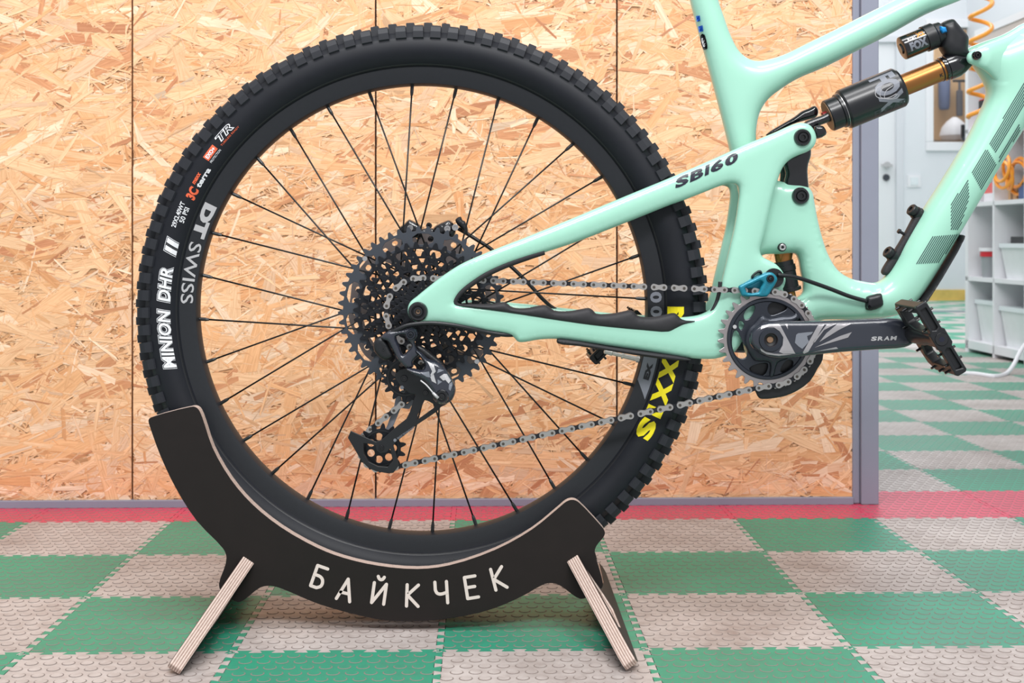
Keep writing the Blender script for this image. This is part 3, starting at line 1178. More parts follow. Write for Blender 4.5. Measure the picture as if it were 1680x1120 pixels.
for ch, a in (('1', -8.6), ('7', -5.0), ('0', -1.9), ('0', 1.6)):
    ring_text('rim_lettering', ch, a, a + 2.7, .3125, .0155, M['decal_grey'], rim, inward=True, bold=.04, surf='rim')

# spokes and nipples
sp_mesh = None
for k in range(32):
    a = R(115.1 - 11.25 * k)
    sg = 1 if k % 4 in (0, 1) else -1
    near = k % 2 == 0
    rt = .030
    y1 = -.022 if near else .030
    nip = Vector(pol(.2920, a, -.003 if near else .003))
    # tangent point on the flange so that the hub centre lies to one side of the spoke
    da = math.acos(rt / .2920)
    tp = Vector(pol(rt, a - sg * da, y1))
    d = (nip - tp)
    v, f = tube([tp, nip], .00122, 6, 0)
    subpart('spoke', v, f, M['spoke'], rim, smooth=True)
    n0 = nip - d.normalized() * .0125
    v, f = tube([n0, n0 + d.normalized() * .004, nip + d.normalized() * .002], [.0016, .0023, .0023], 8, 0)
    subpart('nipple', v, f, M['black'], rim)
# valve
va = R(-13.2)
v, f = lathe([(0, .0045), (.004, .0045), (.005, .0032), (.022, .0032), (.022, .0045), (.024, .0045), (.024, .0026), (.036, .0026), (.037, .0036), (.047, .0030), (.048, .001)],
             pol(.2925, va, 0), (-math.cos(va), 0, -math.sin(va)), (0, 1, 0), 14)
subpart('valve', v, f, M['valve'], rim, smooth=True, sharp=40)

# hub, cassette, brake rotor
part('hub', *lathe([(-.070, .010), (-.062, .0105), (-.060, .017), (-.026, .019), (-.025, .031), (-.019, .031), (-.017, .016), (.024, .016), (.026, .030), (.033, .030), (.034, .022), (.066, .012)],
                   (WX, 0, WZ), (0, 1, 0), (1, 0, 0), 36), M['black'], smooth=True, sharp=40)
TEETH = [10, 12, 14, 16, 18, 21, 24, 28, 32, 36, 42, 52]
RADS = [.0127 / (2 * math.sin(PI / t)) for t in TEETH]
cassette = part('cassette', *lathe([(-.0625, .0125), (-.0625, .0165), (-.058, .0165), (-.020, .0185)], (WX, 0, WZ), (0, 1, 0), (1, 0, 0), 40), M['steelblack'], smooth=True, sharp=40)


def gear(t, r, root, tip, lean=0.0, ph=0.0):
    """toothed outline about the origin"""
    pts = []
    for k in range(t):
        c = 2 * PI * (k + ph) / t
        q = 2 * PI / t
        for fr, rr in ((-.50, root), (-.30, root + .0004), (-.17, r + .0006), (-.07, tip), (.07 + lean, tip), (.19 + lean, r + .0004), (.32, root + .0003)):
            a = c + fr * q
            pts.append((rr * math.cos(a), rr * math.sin(a)))
    return pts


def slot(a0, a1, r0, r1, n=4, rd=0.25):
    """curved window with clipped corners"""
    da = (a1 - a0) * rd
    dr_ = (r1 - r0) * .3
    P = [(a0, r0 + dr_), (a0 + da, r0)] + [(a0 + da + (a1 - a0 - 2 * da) * k / n, r0) for k in range(1, n)] + [(a1 - da, r0), (a1, r0 + dr_),
         (a1, r1 - dr_), (a1 - da, r1)] + [(a1 - da - (a1 - a0 - 2 * da) * k / n, r1) for k in range(1, n)] + [(a0 + da, r1), (a0, r1 - dr_)]
    return [(r * math.cos(a), r * math.sin(a)) for a, r in P]


for k, (t, r) in enumerate(zip(TEETH, RADS)):
    y = -.0600 + .0037 * k
    inner = .0150 if k == 0 else max(.0150, RADS[k - 1] - .0064)
    out = gear(t, r, r - .0036, r + .0032, .05, k * 0.3)
    holes = [circ(0, 0, inner, 72)]
    r1, r0 = r - .0054, (RADS[k - 1] if k else 0) - .0036
    if k == 11:
        ns = 14
        holes += [slot(2 * PI * (i + .12) / ns, 2 * PI * (i + .78) / ns, r0 + .003, r1 - .0012) for i in range(ns)]
    elif r1 - r0 > .0022 and k > 2:
        ns = t // 2
        holes += [slot(2 * PI * (i + .10) / ns, 2 * PI * (i + .74) / ns, r0, r1, 2) for i in range(ns)]
    v, f, fm = plate2(out, holes, y - .0010, y + .0010)
    v = [(x + WX, yy, z + WZ) for x, yy, z in v]
    o = subpart('sprocket', v, f, M['grey_metal' if k == 11 else 'steelblack'], cassette)
    bevel(o, .0003, 1)
    if k < 11 and k > 2:            # the pins that tie each sprocket to the next larger one
        pv = []
        npin = t // 2
        for i in range(npin):
            a = 2 * PI * (i + .92) / npin
            pv.append(lathe([(y - .0016, .0012), (y + .0040, .0012)], (WX + (r - .0042) * math.cos(a), 0, WZ + (r - .0042) * math.sin(a)), (0, 1, 0), (1, 0, 0), 8))
        q = subpart('sprocket_pins', *merge(*pv), M['pin'], cassette)
        q['kind'] = 'stuff'
for a in (138, -43):
    q = subpart('sprocket_screw', *lathe([(-.0225, .0032), (-.0205, .0034)], pol(.0985, R(a), 0), (0, 1, 0), (1, 0, 0), 12), M['steel'], cassette)
out = []
for k in range(180):
    a = 2 * PI * k / 180
    rr = .1015 + .0012 * math.sin(a * 12)
    out.append((rr * math.cos(a), rr * math.sin(a)))
holes = [circ(0, 0, .024, 40)]
for i in range(6):
    holes.append(slot(2 * PI * (i + .10) / 6, 2 * PI * (i + .90) / 6, .036, .0835, 6, .12))
for i in range(36):
    holes.append(slot(2 * PI * (i + .25) / 36, 2 * PI * (i + .72) / 36, .0885 + .003 * (i % 2), .0955 + .002 * (i % 2), 1))
v, f, fm = plate2(out, holes, .0395, .0415)
part('brake_rotor', [(x + WX, y, z + WZ) for x, y, z in v], f, M['rotor'])

# brake caliper beyond the wheel
CY = .048
cal = part('brake_caliper', *merge(
    inflate([(657, 380), (656, 372), (662, 368), (667, 363), (671.5, 359.5), (676, 361), (692, 371), (694, 384), (680, 392), (664, 390)], [], CY, .012, 8, step=2, smooth=3),
    inflate([(711, 386), (711, 373), (730, 362.5), (737, 360.5), (744, 366), (748, 378), (745, 390), (728, 396), (716, 394)], [], CY, .012, 8, step=2, smooth=3),
    inflate([(684, 392), (690, 376), (700, 374), (714, 375), (722, 388), (732, 396), (722, 402), (690, 402)], [], CY + .006, .010, 8, step=2, smooth=3)), M['gloss'], smooth=True)
for x, y, r in ((673, 374, 5), (734, 375, 5.2), (747, 373, 5.4)):
    c = W(x, y, CY - .014)
    s = (D0 + CY) / F
    subpart('caliper_bolt', *lathe([(0, r * s * 1.0), (-.003, r * s), (-.003, r * s * .55), (-.0008, r * s * .5)], c, (0, 1, 0), (1, 0, 0), 14), M['steel'], cal)
c = W(704, 370, CY - .012)
subpart('pad_screw', *lathe([(0, .0042), (-.004, .0042), (-.004, .0018), (-.001, .0015)], c, (0, 1, 0), (1, 0, 0), 8), M['black'], cal)
v, f = inflate([(747, 360), (756, 355), (759, 361), (763, 363), (768, 380), (764, 386), (758, 376), (750, 368)], [], CY, .007, 5, step=1.6, smooth=3)
subpart('hose_fitting', v, f, M['black'], cal, smooth=True)
part('brake_hose', *tube([W(x, y, CY + .004) for x, y in ((752, 375), (766, 383), (782, 393), (805, 408), (830, 430), (846, 444), (870, 468), (892, 492), (915, 509), (960, 522), (1040, 533))], .0026, 8, 5), M['black'], smooth=True)


# ---- front frame
def T_front(x, y):
    t = np.interp(x, [1120, 1330, 1480, 1600], [.0205, .0215, .030, .031])
    return np.where((y < 210) & (x < 1640) & (x - 1120 > (y - 100) * 0), np.minimum(t, np.where(y < 140, np.interp(x, [1120, 1560, 1600], [.021, .022, .030]), t)), t)


FRONT = [(1123, -48), (1131.7, 0), (1140, 33), (1156.7, 93), (1175, 160), (1197, 247), (1210, 310), (1224, 370), (1232, 430), (1232, 480), (1222, 520), (1218, 555), (1228, 588), (1254, 602),
         (1285, 600), (1306, 575), (1320, 540), (1338, 527), (1400, 524), (1455, 520.5), (1484, 511), (1503, 494), (1527, 460), (1572, 385), (1610, 321), (1637, 276), (1677, 213), (1712, 152), (1752, 85),
         (1738, 18), (1680, 47), (1653, 60), (1620, 72), (1601, 80), (1592, 90), (1596, 105), (1606, 121), (1614, 134), (1619, 148), (1617, 162), (1600, 200), (1585, 230), (1560, 272), (1535, 312),
         (1517, 340), (1505, 360), (1482, 400), (1470, 425), (1457, 446), (1446, 459), (1433, 463.5), (1414, 461), (1394, 456), (1373, 442), (1358, 418), (1349, 393), (1341, 362), (1336, 336), (1332, 316),
         (1324, 305), (1312, 301), (1298, 300), (1283, 298), (1268, 293), (1254, 280), (1244, 255), (1240, 230), (1241, 207), (1247, 183), (1260, 163), (1280, 147), (1307, 130), (1353, 110),
         (1397, 88), (1453, 60), (1520, 23), (1577, 0), (1640, -30), (1600, -62), (1565, -46), (1467, 0), (1387, 40), (1320, 73), (1287, 89), (1262, 97), (1243, 100), (1229, 97), (1213, 85),
         (1199, 60), (1187, 27), (1178, 0), (1168, -48)]
HOLE = [(1247, 424), (1251, 418.5), (1280, 417), (1304, 416.5), (1309, 424), (1313, 445), (1317, 466), (1316, 480), (1304, 488), (1290, 484), (1284, 474), (1284, 458), (1276, 442), (1262, 434)]


def R_front(x, y):
    return np.interp(y, [0, 200, 300, 420, 560], [32, 32, 22, 24, 26]) + np.where((x > 1440) & (y > 60), 10, 0)


front = part('front_frame', *inflate(FRONT, [HOLE], 0.0, T_front, R_front, step=3.4, smooth=4, p=2.1, sm_iter=18, key='front'), M['mint'], smooth=True)
# the two lugs that hold the upper shock eye
LUG = [(1586, 96), (1588, 88), (1596, 82), (1620, 72), (1653, 60), (1700, 39), (1700, 140), (1660, 180), (1640, 170), (1635, 143), (1628, 128), (1614, 115), (1598, 107), (1589, 103)]
subpart('shock_lug', *inflate(LUG, [], lambda x, y: np.interp(np.hypot(x - 1600, y - 92), [22, 95], [-.0245, -.004]), .0085, 14, step=3, smooth=4, key='lug'), M['mint'], front, smooth=True)
FARLUG = [(x - 8, y - 3) for x, y in LUG]
subpart('shock_lug', *inflate(FARLUG, [], .0245, .0085, 12, step=4, smooth=4), M['mint'], front, smooth=True)


def bolt(name, x, y, Y, r, parent, m1='gloss', inner=0.55, h=.004):
    s = (D0 + Y) / F
    c = W(x, y, Y)
    q = r * s
    v, f = lathe([(.004, q), (0, q), (-h * .5, q * .97), (-h, q * .86), (-h, q * .66), (-h * .45, q * .60), (-h * .45, q * inner), (-h * 1.05, q * (inner - .08)), (-h * 1.1, q * .30), (-h * .1, q * .26), (-h * .1, 0)],
                 c, (0, 1, 0), (1, 0, 0), 32)
    return subpart(name, v, f, M[m1], parent, smooth=True, sharp=35)


bolt('shock_bolt', 1602.5, 91, -.0335, 7.5, front)

# ---- rear stays (near and far side)
SA = [(669, 505), (673, 495), (683, 486.5), (702, 471), (721, 456), (742, 441.5), (759, 431.5), (788, 418.5), (816, 407), (860, 390), (940, 357.5), (1020, 324), (1100, 291), (1172, 260), (1220.6, 238), (1269, 218),
      (1302.6, 203.5), (1316, 201.4), (1328, 205), (1336, 215), (1339, 228), (1335, 240), (1326, 248), (1308, 255.5), (1294, 263.5), (1284, 275), (1275, 297), (1267, 324), (1260, 355), (1253, 386), (1247, 412), (1251, 421),
      (1262, 427), (1274, 434), (1284, 446), (1288.6, 459), (1285, 472), (1272, 488), (1250, 505), (1232, 528), (1220, 555), (1204, 578), (1186, 585), (1170, 588.5), (1150, 588.5), (1130, 587), (1080, 579), (1040, 573), (997, 567),
      (955, 560.5), (914, 556), (895, 556), (880, 557.5), (860, 561), (850, 560.5), (840, 551), (797, 543), (765, 537), (740, 532), (715, 529), (690, 529.5), (677, 525), (670, 516)]
SAH1 = [(748, 497), (752, 486), (763, 474), (791, 454), (826, 437), (863, 424), (900, 412), (940, 399), (1000, 376), (1060, 352), (1100, 336), (1124, 327.5), (1155, 315.5), (1180, 305.5), (1198, 301), (1209, 304), (1212, 316),
        (1209, 345), (1204, 375), (1197, 405), (1190, 435), (1184, 460), (1178, 486), (1168, 504), (1150, 515), (1120, 520), (1060, 523), (1000, 519), (940, 513), (880, 507), (820, 502), (770, 499)]


def yc_stay(x, y):
    return np.interp(x, [660, 780, 1000, 1100, 1180, 1340], [-.0665, -.0655, -.050, -.0435, -.0350, -.0350])


def T_stay(x, y):
    return np.interp(x, [660, 760, 1000, 1150, 1340], [.0085, .010, .0115, .0105, .0095])


def R_stay(x, y):
    return np.interp(x, [660, 760, 860, 1100, 1340], [9, 14, 17, 20, 16])


v, f = inflate(SA, [SAH1], yc_stay, T_stay, R_stay, step=3.0, smooth=4, p=2.2, sm_iter=16, key='stay')
stay = part('rear_stay', v, f, M['mint'], smooth=True)
far = part('rear_stay', [(p[0], -p[1], p[2]) for p in v], f, M['mint'], smooth=True)
# bridge that joins the two sides ahead of the tyre
br = [W(1236, 318, 0), W(1243, 350, 0)]
part('stay_bridge', *inflate([(1226, 300), (1262, 286), (1262, 330), (1245, 380), (1228, 380), (1222, 340)], [], 0, .034, 10, step=4, smooth=3), M['mint'], smooth=True)
bolt('axle_cap', 686, 511, -.0760, 16.2, stay)
c = W(686, 511, -.0766)
subpart('axle_insert', *lathe([(.0, .0028), (.0004, 0)], c, (0, 1, 0), (1, 0, 0), 10, cap=False), M['copper'], stay)
bolt('pivot_bolt', 1316.5, 225.5, -.0445, 14.5, stay)
bolt('pivot_bolt', 1313.5, 321.5, -.0215, 14.5, front)
c = W(1283, 405.5, -.0205)
subpart('mount_bolt', *lathe([(.004, .0056), (-.001, .0056), (-.002, .0050)], c, (0, 1, 0), (1, 0, 0), 20), M['black'], front)
subpart('mount_bolt', *lathe([(0, .0043), (-.004, .0043), (-.0045, .0036), (-.0042, .002), (-.001, .0018)], c, (0, 1, 0), (1, 0, 0), 14), M['steel'], front)

# stay protectors
PR = [(750, 499.5), (770, 498.5), (808.6, 498), (820, 496), (828.6, 495.5), (834, 499), (840, 503.5), (860, 505.5), (880, 502), (894, 500), (902, 503.5), (909, 509), (934, 510), (952, 507), (966, 505), (972, 508), (978, 514),
      (1003, 514), (1020, 511), (1034, 508.5), (1040, 511), (1046, 517.5), (1068.6, 520), (1090, 516), (1106, 513.2), (1112, 517), (1118, 523), (1140, 524.5), (1150, 524.5), (1138, 529), (1123, 532.5), (1108, 540), (1096, 545.5),
      (1054, 543), (1010, 539), (968.6, 534.5), (910, 526), (854, 517), (800, 509), (762, 503.5)]
subpart('chainstay_guard', *inflate(PR, [], lambda x, y: yc_stay(x, y) - .0035, lambda x, y: T_stay(x, y) * .98, 9, step=2.4, smooth=3, sm_iter=6), M['soft'], stay, smooth=True)


def ys(x, d=0.0):
    return float(yc_stay(np.array([x]), np.array([0]))[0]) + d


subpart('seatstay_guard', *tube([W(x, y, ys(x, -.004)) for x, y in ((760, 502), (750, 500), (746.5, 494), (751, 485), (763, 473), (791, 453), (826, 436), (863, 422.5), (893, 413.5))], [.0022, .0030, .0036, .0038, .0040, .0042, .0042, .0042, .0034], 8, 6), M['soft'], stay, smooth=True)
subpart('guard_strip', *tube([W(x, y, ys(x, -.004)) for x, y in ((1135, 527), (1152, 523.5), (1166, 513), (1175, 497), (1180, 478), (1181.5, 462))], .0026, 8, 6), M['soft'], stay, smooth=True)
subpart('underside_guard', *inflate([(914, 556), (930, 556), (997, 567), (1060, 576), (1126, 586), (1134, 590), (1120, 591.5), (1060, 585), (1000, 575.5), (950, 567.5), (914, 562.5)], [], lambda x, y: yc_stay(x, y) - .002, .0105, 4, step=2, smooth=3, sm_iter=4), M['soft'], stay, smooth=True)

# seat stay lettering
ca, sa = math.cos(R(22.6)), math.sin(R(22.6))
for ch, c0, c1 in (('S', 0, 24.5), ('B', 27.5, 52), ('1', 55, 62.5), ('6', 65.5, 89), ('0', 92, 116)):
    V, Fs = text_mesh(ch, .05, 0, 4)
    V[:, 0] = c0 + (c1 - c0) * V[:, 0] / V[:, 0].max() + V[:, 1] * 6.5
    P = [(1107.5 + u * ca * .955 - w * 17 * sa * .6, 310 - u * sa - w * 17 * ca) for u, w in V]
    drape('stay_lettering', P, Fs, 'stay', M['navy'], stay, -.05)

# down tube hatching
HG = [([(1530, 387.5), (1574, 384), (1541, 431), (1502.5, 433)], 11), ([(1588, 292), (1590, 322), (1588, 332), (1574, 377), (1560, 377), (1560, 335)], 11),
      ([(1619, 243), (1636, 272), (1634, 276), (1610, 312), (1594, 283)], 11), ([(1653, 180), (1677, 180), (1634, 252), (1623, 236)], 9), ([(1672, 203), (1674, 214), (1640, 267), (1637, 263)], 5),
      ([(1692, 116), (1716, 116), (1677, 180), (1653, 180)], 9)]
dx_, dy_ = 84.0, -140.0
ln = math.hypot(dx_, dy_)
ex, ey = dx_ / ln, dy_ / ln
for q, _n in HG:
    A = [(x * ex + y * ey, -x * ey + y * ex) for x, y in q]        # along, across
    c0, c1 = min(p[1] for p in A), max(p[1] for p in A)
    vs2, fs2 = [], []
    c = c0 + .8
    while c < c1 - .4:
        xs = []
        for (a1, b1), (a2, b2) in zip(A, A[1:] + A[:1]):
            if (b1 > c) != (b2 > c):
                xs.append(a1 + (a2 - a1) * (c - b1) / (b2 - b1))
        if len(xs) >= 2:
            xs.sort()
            n = max(1, int((xs[-1] - xs[0]) / 8))
            for k in range(n):
                s0, s1 = xs[0] + (xs[-1] - xs[0]) * k / n, xs[0] + (xs[-1] - xs[0]) * (k + 1) / n
                i0 = len(vs2)
                for s_, o_ in ((s0, -.72), (s1, -.72), (s1, .72), (s0, .72)):
                    vs2.append((s_ * ex - (c + o_) * ey, s_ * ey + (c + o_) * ex))
                fs2.append((i0, i0 + 1, i0 + 2, i0 + 3))
        c += 2.95
    h = drape('frame_hatching', vs2, fs2, 'front', M['hatch'], front, -.03)
    h['kind'] = 'stuff'
# down tube guard and cable port
subpart('down_tube_guard', *inflate([(1500, 502), (1520, 476), (1545, 438), (1570, 396), (1573, 385), (1577, 385.5), (1576, 393), (1552, 437), (1527, 478), (1508, 503)], [], -.004, .024, 5, step=2, smooth=2, sm_iter=2), M['soft'], front, smooth=True)
subpart('cable_port', *inflate([(1419, 494), (1421, 486.5), (1432, 483), (1445, 481), (1447, 488), (1448.6, 499), (1444, 504), (1428, 509.5), (1420, 507)], [], -.0245, .009, 6, step=1.5, smooth=2, sm_iter=3), M['black'], front, smooth=True)
c = W(1426, 503, -.0335)
subpart('port_screw', *lathe([(0.001, .0026), (-.0008, .0024), (-.0008, .0011), (0.0, .001)], c, (0, 1, 0), (1, 0, 0), 12), M['gloss'], front)
part('shift_cable', *tube([W(x, y, Y) for x, y, Y in ((1276, 451, -.052), (1296, 453, -.05), (1314, 457, -.046), (1338, 465, -.04), (1363, 474, -.036), (1394, 486, -.033), (1422, 494, -.031))], .0027, 8, 6), M['black'], smooth=True)
# seat tube stickers
for q, m, lf in (([(1141.5, 27), (1148, 25.5), (1149, 34), (1143, 36)], 'blue', .0006), ([(1145, 43.5), (1152.5, 41.5), (1153.8, 51), (1147, 53.5)], 'blue', .0006),
                 (catmull([(1149, 58), (1155, 56.5), (1157, 60), (1160.5, 79), (1158, 82), (1153.5, 81)], 3), 'black', .0006), (catmull([(1151, 63), (1154, 62), (1156.5, 76), (1154, 77)], 3), 'decal', .0011)):
    V, T = decal_tri(q, 1.5)
    drape('seat_tube_sticker', V, T, 'front', M[m], front, -.02, lf)

# bottle mount rail on the down tube
rail = part('accessory_rail', *inflate([(1446, 446), (1450, 436), (1462, 418), (1480, 389), (1497, 357), (1504, 344), (1511, 341), (1515, 347), (1510, 361), (1491, 395), (1472, 428), (1456, 450), (1449, 451)], [(1453, 444), (1459, 433), (1456, 432), (1451, 440)] and [], .0, .0085, 4, step=1.8, smooth=3, sm_iter=3), M['soft'], smooth=True)
for x, y in ((1505, 351), (1466, 420)):
    c = W(x, y, -.001)
    subpart('rail_bolt', *lathe([(-.002, .0085), (.004, .0088), (.0045, .0068), (.0065, .0068), (.007, .0080), (.0115, .0080), (.0125, .0068), (.0125, .0036), (.0105, .0034)], c, (-.76, -.25, .52), (0, 1, 0), 20), M['black'], rail, smooth=True, sharp=35)
subpart('rail_stud', *lathe([(0, .002), (.010, .002), (.010, .0034), (.013, .003)], W(1487, 386, -.002), (-.82, -.1, .45), (0, 1, 0), 10), M['black'], rail)

# black link between frame and stays
link = part('rocker_link', *merge(
    inflate([(1284, 262), (1305, 248), (1328, 240), (1330, 255), (1326, 268), (1324.5, 280), (1325, 292), (1325, 320), (1308, 325), (1290, 318), (1286, 300), (1289, 284)], [], -.0050, .0085, 6, step=2.4, smooth=3, sm_iter=4),
    inflate([(1278, 262), (1300, 248), (1318, 240), (1320, 255), (1316, 268), (1314, 292), (1315, 320), (1298, 325), (1280, 318), (1279, 300), (1280, 284)], [], .0165, .0085, 6, step=3, smooth=3, sm_iter=4)), M['gloss'], smooth=True)
subpart('link_arm', *inflate([(1256, 222), (1262, 216), (1280, 205), (1303, 191.5), (1315, 182.5), (1326, 178), (1336, 173.5), (1341, 178), (1342, 186), (1339, 192), (1322, 197.5), (1300, 204), (1275, 217), (1262, 222)], [], .0185, .0075, 7, step=2, smooth=3, sm_iter=3), M['gloss'], link, smooth=True)
subpart('link_axle', *lathe([(-.030, .0085), (.030, .0085)], W(1319, 224, 0), (0, 1, 0), (1, 0, 0), 20), M['gloss'], link, smooth=True, sharp=40)
subpart('link_spacer', *inflate([(1334, 208), (1341, 206), (1349, 206.5), (1353, 211), (1355.5, 218), (1354, 222), (1341, 228), (1334, 226)], [], -.018, .010, 6, step=1.8, smooth=2, sm_iter=3), M['gloss'], link, smooth=True)

# ---- rear shock
A = W(1358, 190.5, 0)
ax = (W(1605, 90, 0) - A).normalized()
u_ = D0 / F
up = Vector((0, -1, 0))
shock = part('rear_shock', *lathe([(s * u_, r * u_) for s, r in ((0, 20), (0, 25), (1.5, 26.5), (20, 26.5), (21, 29), (26, 29), (27, 31.5), (30, 33.5), (124, 33.5), (128, 31), (128.5, 19))], A, ax, up, 56), M['shockblack'], smooth=True, sharp=30)
subpart('can_band', *lathe([(s * u_, r * u_) for s, r in ((25.6, 28.6), (25.6, 29.8), (27.2, 29.8), (27.2, 28.6))], A, ax, up, 56), M['steel'], shock, smooth=True, sharp=30)
subpart('end_cap', *lathe([(-.6 * u_, 24.5 * u_), (2 * u_, 24.5 * u_)], A, ax, up, 48), M['copper'], shock)
subpart('stanchion', *lathe([(s * u_, r * u_) for s, r in ((120, 18), (206, 18))], A, ax, up, 48), M['gold'], shock, smooth=True, sharp=30)
subpart('o_ring', *lathe([(s * u_, r * u_) for s, r in ((197.5, 18), (198, 19), (199.5, 19), (200, 18))], A, ax, up, 40), M['black'], shock, smooth=True)
subpart('shock_head', *lathe([(s * u_, r * u_) for s, r in ((203, 17), (203.3, 20.5), (206, 20.8), (206.5, 20), (209, 20), (210, 21.5), (226, 22), (236, 19), (247, 14), (257, 9))], A, ax, up, 40), M['gloss'], shock, smooth=True, sharp=30)
e0 = W(1600, 92, 0)
subpart('shock_eye', *lathe([(-.0155, .0095), (.0155, .0095)], e0, (0, 1, 0), (1, 0, 0), 24), M['gloss'], shock, smooth=True, sharp=40)
subpart('lower_yoke', *inflate([(1317, 204), (1322, 199), (1333, 194.5), (1350, 188), (1362, 181), (1369, 180), (1371, 191), (1367.5, 197), (1350, 204), (1337, 209.5), (1326, 215), (1318, 213)], [], -.004, .009, 6, step=1.8, smooth=3, sm_iter=3), M['gloss'], shock, smooth=True)
subpart('rebound_dial', *lathe([(0, .0075), (.006, .0075)], A - ax * .0058, ax, up, 16), mat('dial_red', srgb(150, 24, 30), 0.4), shock)
RA = W(1479, 80, -.004)
rx = Vector((.925, 0, .38)).normalized()
subpart('reservoir', *lathe([(s * u_, r * u_) for s, r in ((-2.5, 0), (-2.5, 8), (0, 10), (0, 17), (1, 19), (2.5, 19.6), (41, 19.6))], RA, rx, up, 44), M['gloss'], shock, smooth=True, sharp=30)
subpart('reservoir_cap', *lathe([(s * u_, r * u_) for s, r in ((40, 19.5), (40.5, 21.6), (57, 21.6), (60, 19), (70, 18), (74, 14))], RA, rx, up, 44), M['black'], shock, smooth=True, sharp=30)
subpart('piggyback_arm', *inflate([(1540.5, 62), (1541, 42), (1549, 35), (1562, 31.5), (1569, 38), (1579, 50), (1587, 60), (1588, 68), (1587, 82), (1591, 91), (1584, 98), (1568, 98), (1552, 94), (1545, 86), (1541, 78)], [], -.002, .0165, 17, step=2, smooth=4, sm_iter=6), M['black'], shock, smooth=True)
subpart('compression_knob', *inflate([(1541.5, 43), (1551, 44.5), (1553.5, 52.5), (1545.5, 55), (1542, 50)], [], -.0185, .0045, 3, step=1, smooth=0, sm_iter=1), M['knobblue'], shock, smooth=True)


def cyl_text(name, s, base, axis, r, s0, s1, t0, t1, m, parent, bold=0.02, shear=0.0, rot=False, lift=.0003):
    """lettering wrapped on a cylinder: s along the axis (px), t turned about it (degrees, 0 faces the camera)"""
    V, Fs = text_mesh(s, bold, shear, 6)
    V[:, 0] /= V[:, 0].max()
    a = axis.normalized()
    n = (Vector((0, -1, 0)) - a * a.dot(Vector((0, -1, 0)))).normalized()
    w = n.cross(a) * -1
    if w.z < 0:
        w = -w
    vs = []
    for q, h in V:
        p, t = (s0 + (s1 - s0) * h, t0 + (t1 - t0) * q) if rot else (s0 + (s1 - s0) * q, t0 + (t1 - t0) * h)
        t = R(t)
        vs.append(base + a * p * u_ + (n * math.cos(t) + w * math.sin(t)) * (r * u_ + lift))
    return subpart(name, vs, Fs, m, parent)


cyl_text('shock_lettering', 'FOX', RA, rx, 19.6, 8, 38, -32, 12, M['decal_grey'], shock, .06)
cyl_text('shock_lettering', 'X2', RA, rx, 19.6, 24, 38, 20, 45, M['gold'], shock, .05)
cyl_text('shock_lettering', 'FLOAT', RA, rx, 19.6, 9, 23, 19, 36, M['decal'], shock, .03)
cyl_text('shock_lettering', 'FACTORY', RA, rx, 19.6, 12, 30, 48, 58, M['gold'], shock, .02)
cyl_text('shock_lettering', 'FOX', A, ax, 33.5, 78, 122, 58, -52, M['decal_grey'], shock, .05, rot=True)
dk = mat('decal_smoke', srgb(52, 52, 60), 0.4)
cyl_text('shock_lettering', 'FLOAT', A, ax, 33.5, 66, 122, -62, -38, dk, shock, .04)
tail = []
for k in range(3):
    tq = [(100 + 4 * k, 18 - 4 * k), (84 + 5 * k, 22 - 9 * k), (76 + 6 * k, 6 - 9 * k), (80 + 8 * k, -8 - 7 * k), (94 + 7 * k, -16 - 5 * k), (108 + 2 * k, -14 - 2 * k)]
    a_ = ax
    n_v = (Vector((0, -1, 0)) - a_ * a_.dot(Vector((0, -1, 0)))).normalized()
    w_v = n_v.cross(a_)
    if w_v.z < 0:
        w_v = -w_v
    pts = [A + a_ * s_ * u_ + (n_v * math.cos(R(t_)) + w_v * math.sin(R(t_))) * (33.6 * u_) for s_, t_ in tq]
    tail.append(tube(pts, .00045, 5, 5))
q = subpart('shock_emblem', *merge(*tail), M['decal'], shock)
cyl_text('shock_lettering', 'K', A, ax, 18, 190, 196, -36, -16, M['black'], shock, .03)

# lower damper seen through the frame opening
dmp = part('pivot_damper', *lathe([(0, .010), (.030, .010)], W(1283, 447, .004), (.16, 0, 1), (0, -1, 0), 28), M['gold'], smooth=True, sharp=40)
dl = (W(1283, 447, .004) - W(1297, 515, .004)).normalized()
subpart('damper_rod', *lathe([(-.052, .0085), (.052, .0085)], W(1289, 456, .004), dl, (0, -1, 0), 28), M['gold'], dmp, smooth=True, sharp=40)
subpart('damper_body', *lathe([(-.019, .0120), (-.018, .0155), (-.014, .0155), (-.013, .0130), (.008, .0130), (.009, .0140), (.016, .0140), (.0165, .0125), (.022, .0125)], W(1291, 455, .004), dl, (0, -1, 0), 28), M['black'], dmp, smooth=True, sharp=30)

# ---- chain
def yc_chain(x):
    return float(np.interp(x, [690, 760, 1190], [-.0425, -.0440, -.0515]))


path = []
arc = lambda cx, cy, r, a0, a1, n: [(cx + r * math.cos(R(a0 + (a1 - a0) * k / n)), cy - r * math.sin(R(a0 + (a1 - a0) * k / n))) for k in range(n + 1)]
path += arc(665, 619, 35, -40, 62, 14)                     # under the upper guide wheel
path += arc(690, 512, 56.5, 250, 92, 30)[0:]               # round the cassette
path += arc(1260, 555.5, 77.5, 92, -92, 60)                # round the chainring
path += arc(626, 734.5, 35.5, 282, 132, 26)                # round the lower guide wheel
path.append((674.5, 650.5))
P3 = [np.array(W(x, y, yc_chain(x))) for x, y in path]
fine = [P3[0]]
for a, b in zip(P3[:-1], P3[1:]):
    n = max(1, int(np.linalg.norm(b - a) / .0004))
    fine += [a + (b - a) * (k + 1) / n for k in range(n)]
pins = [fine[0]]
for p in fine:
    if np.linalg.norm(p - pins[-1]) >= .0127:
        pins.append(p)


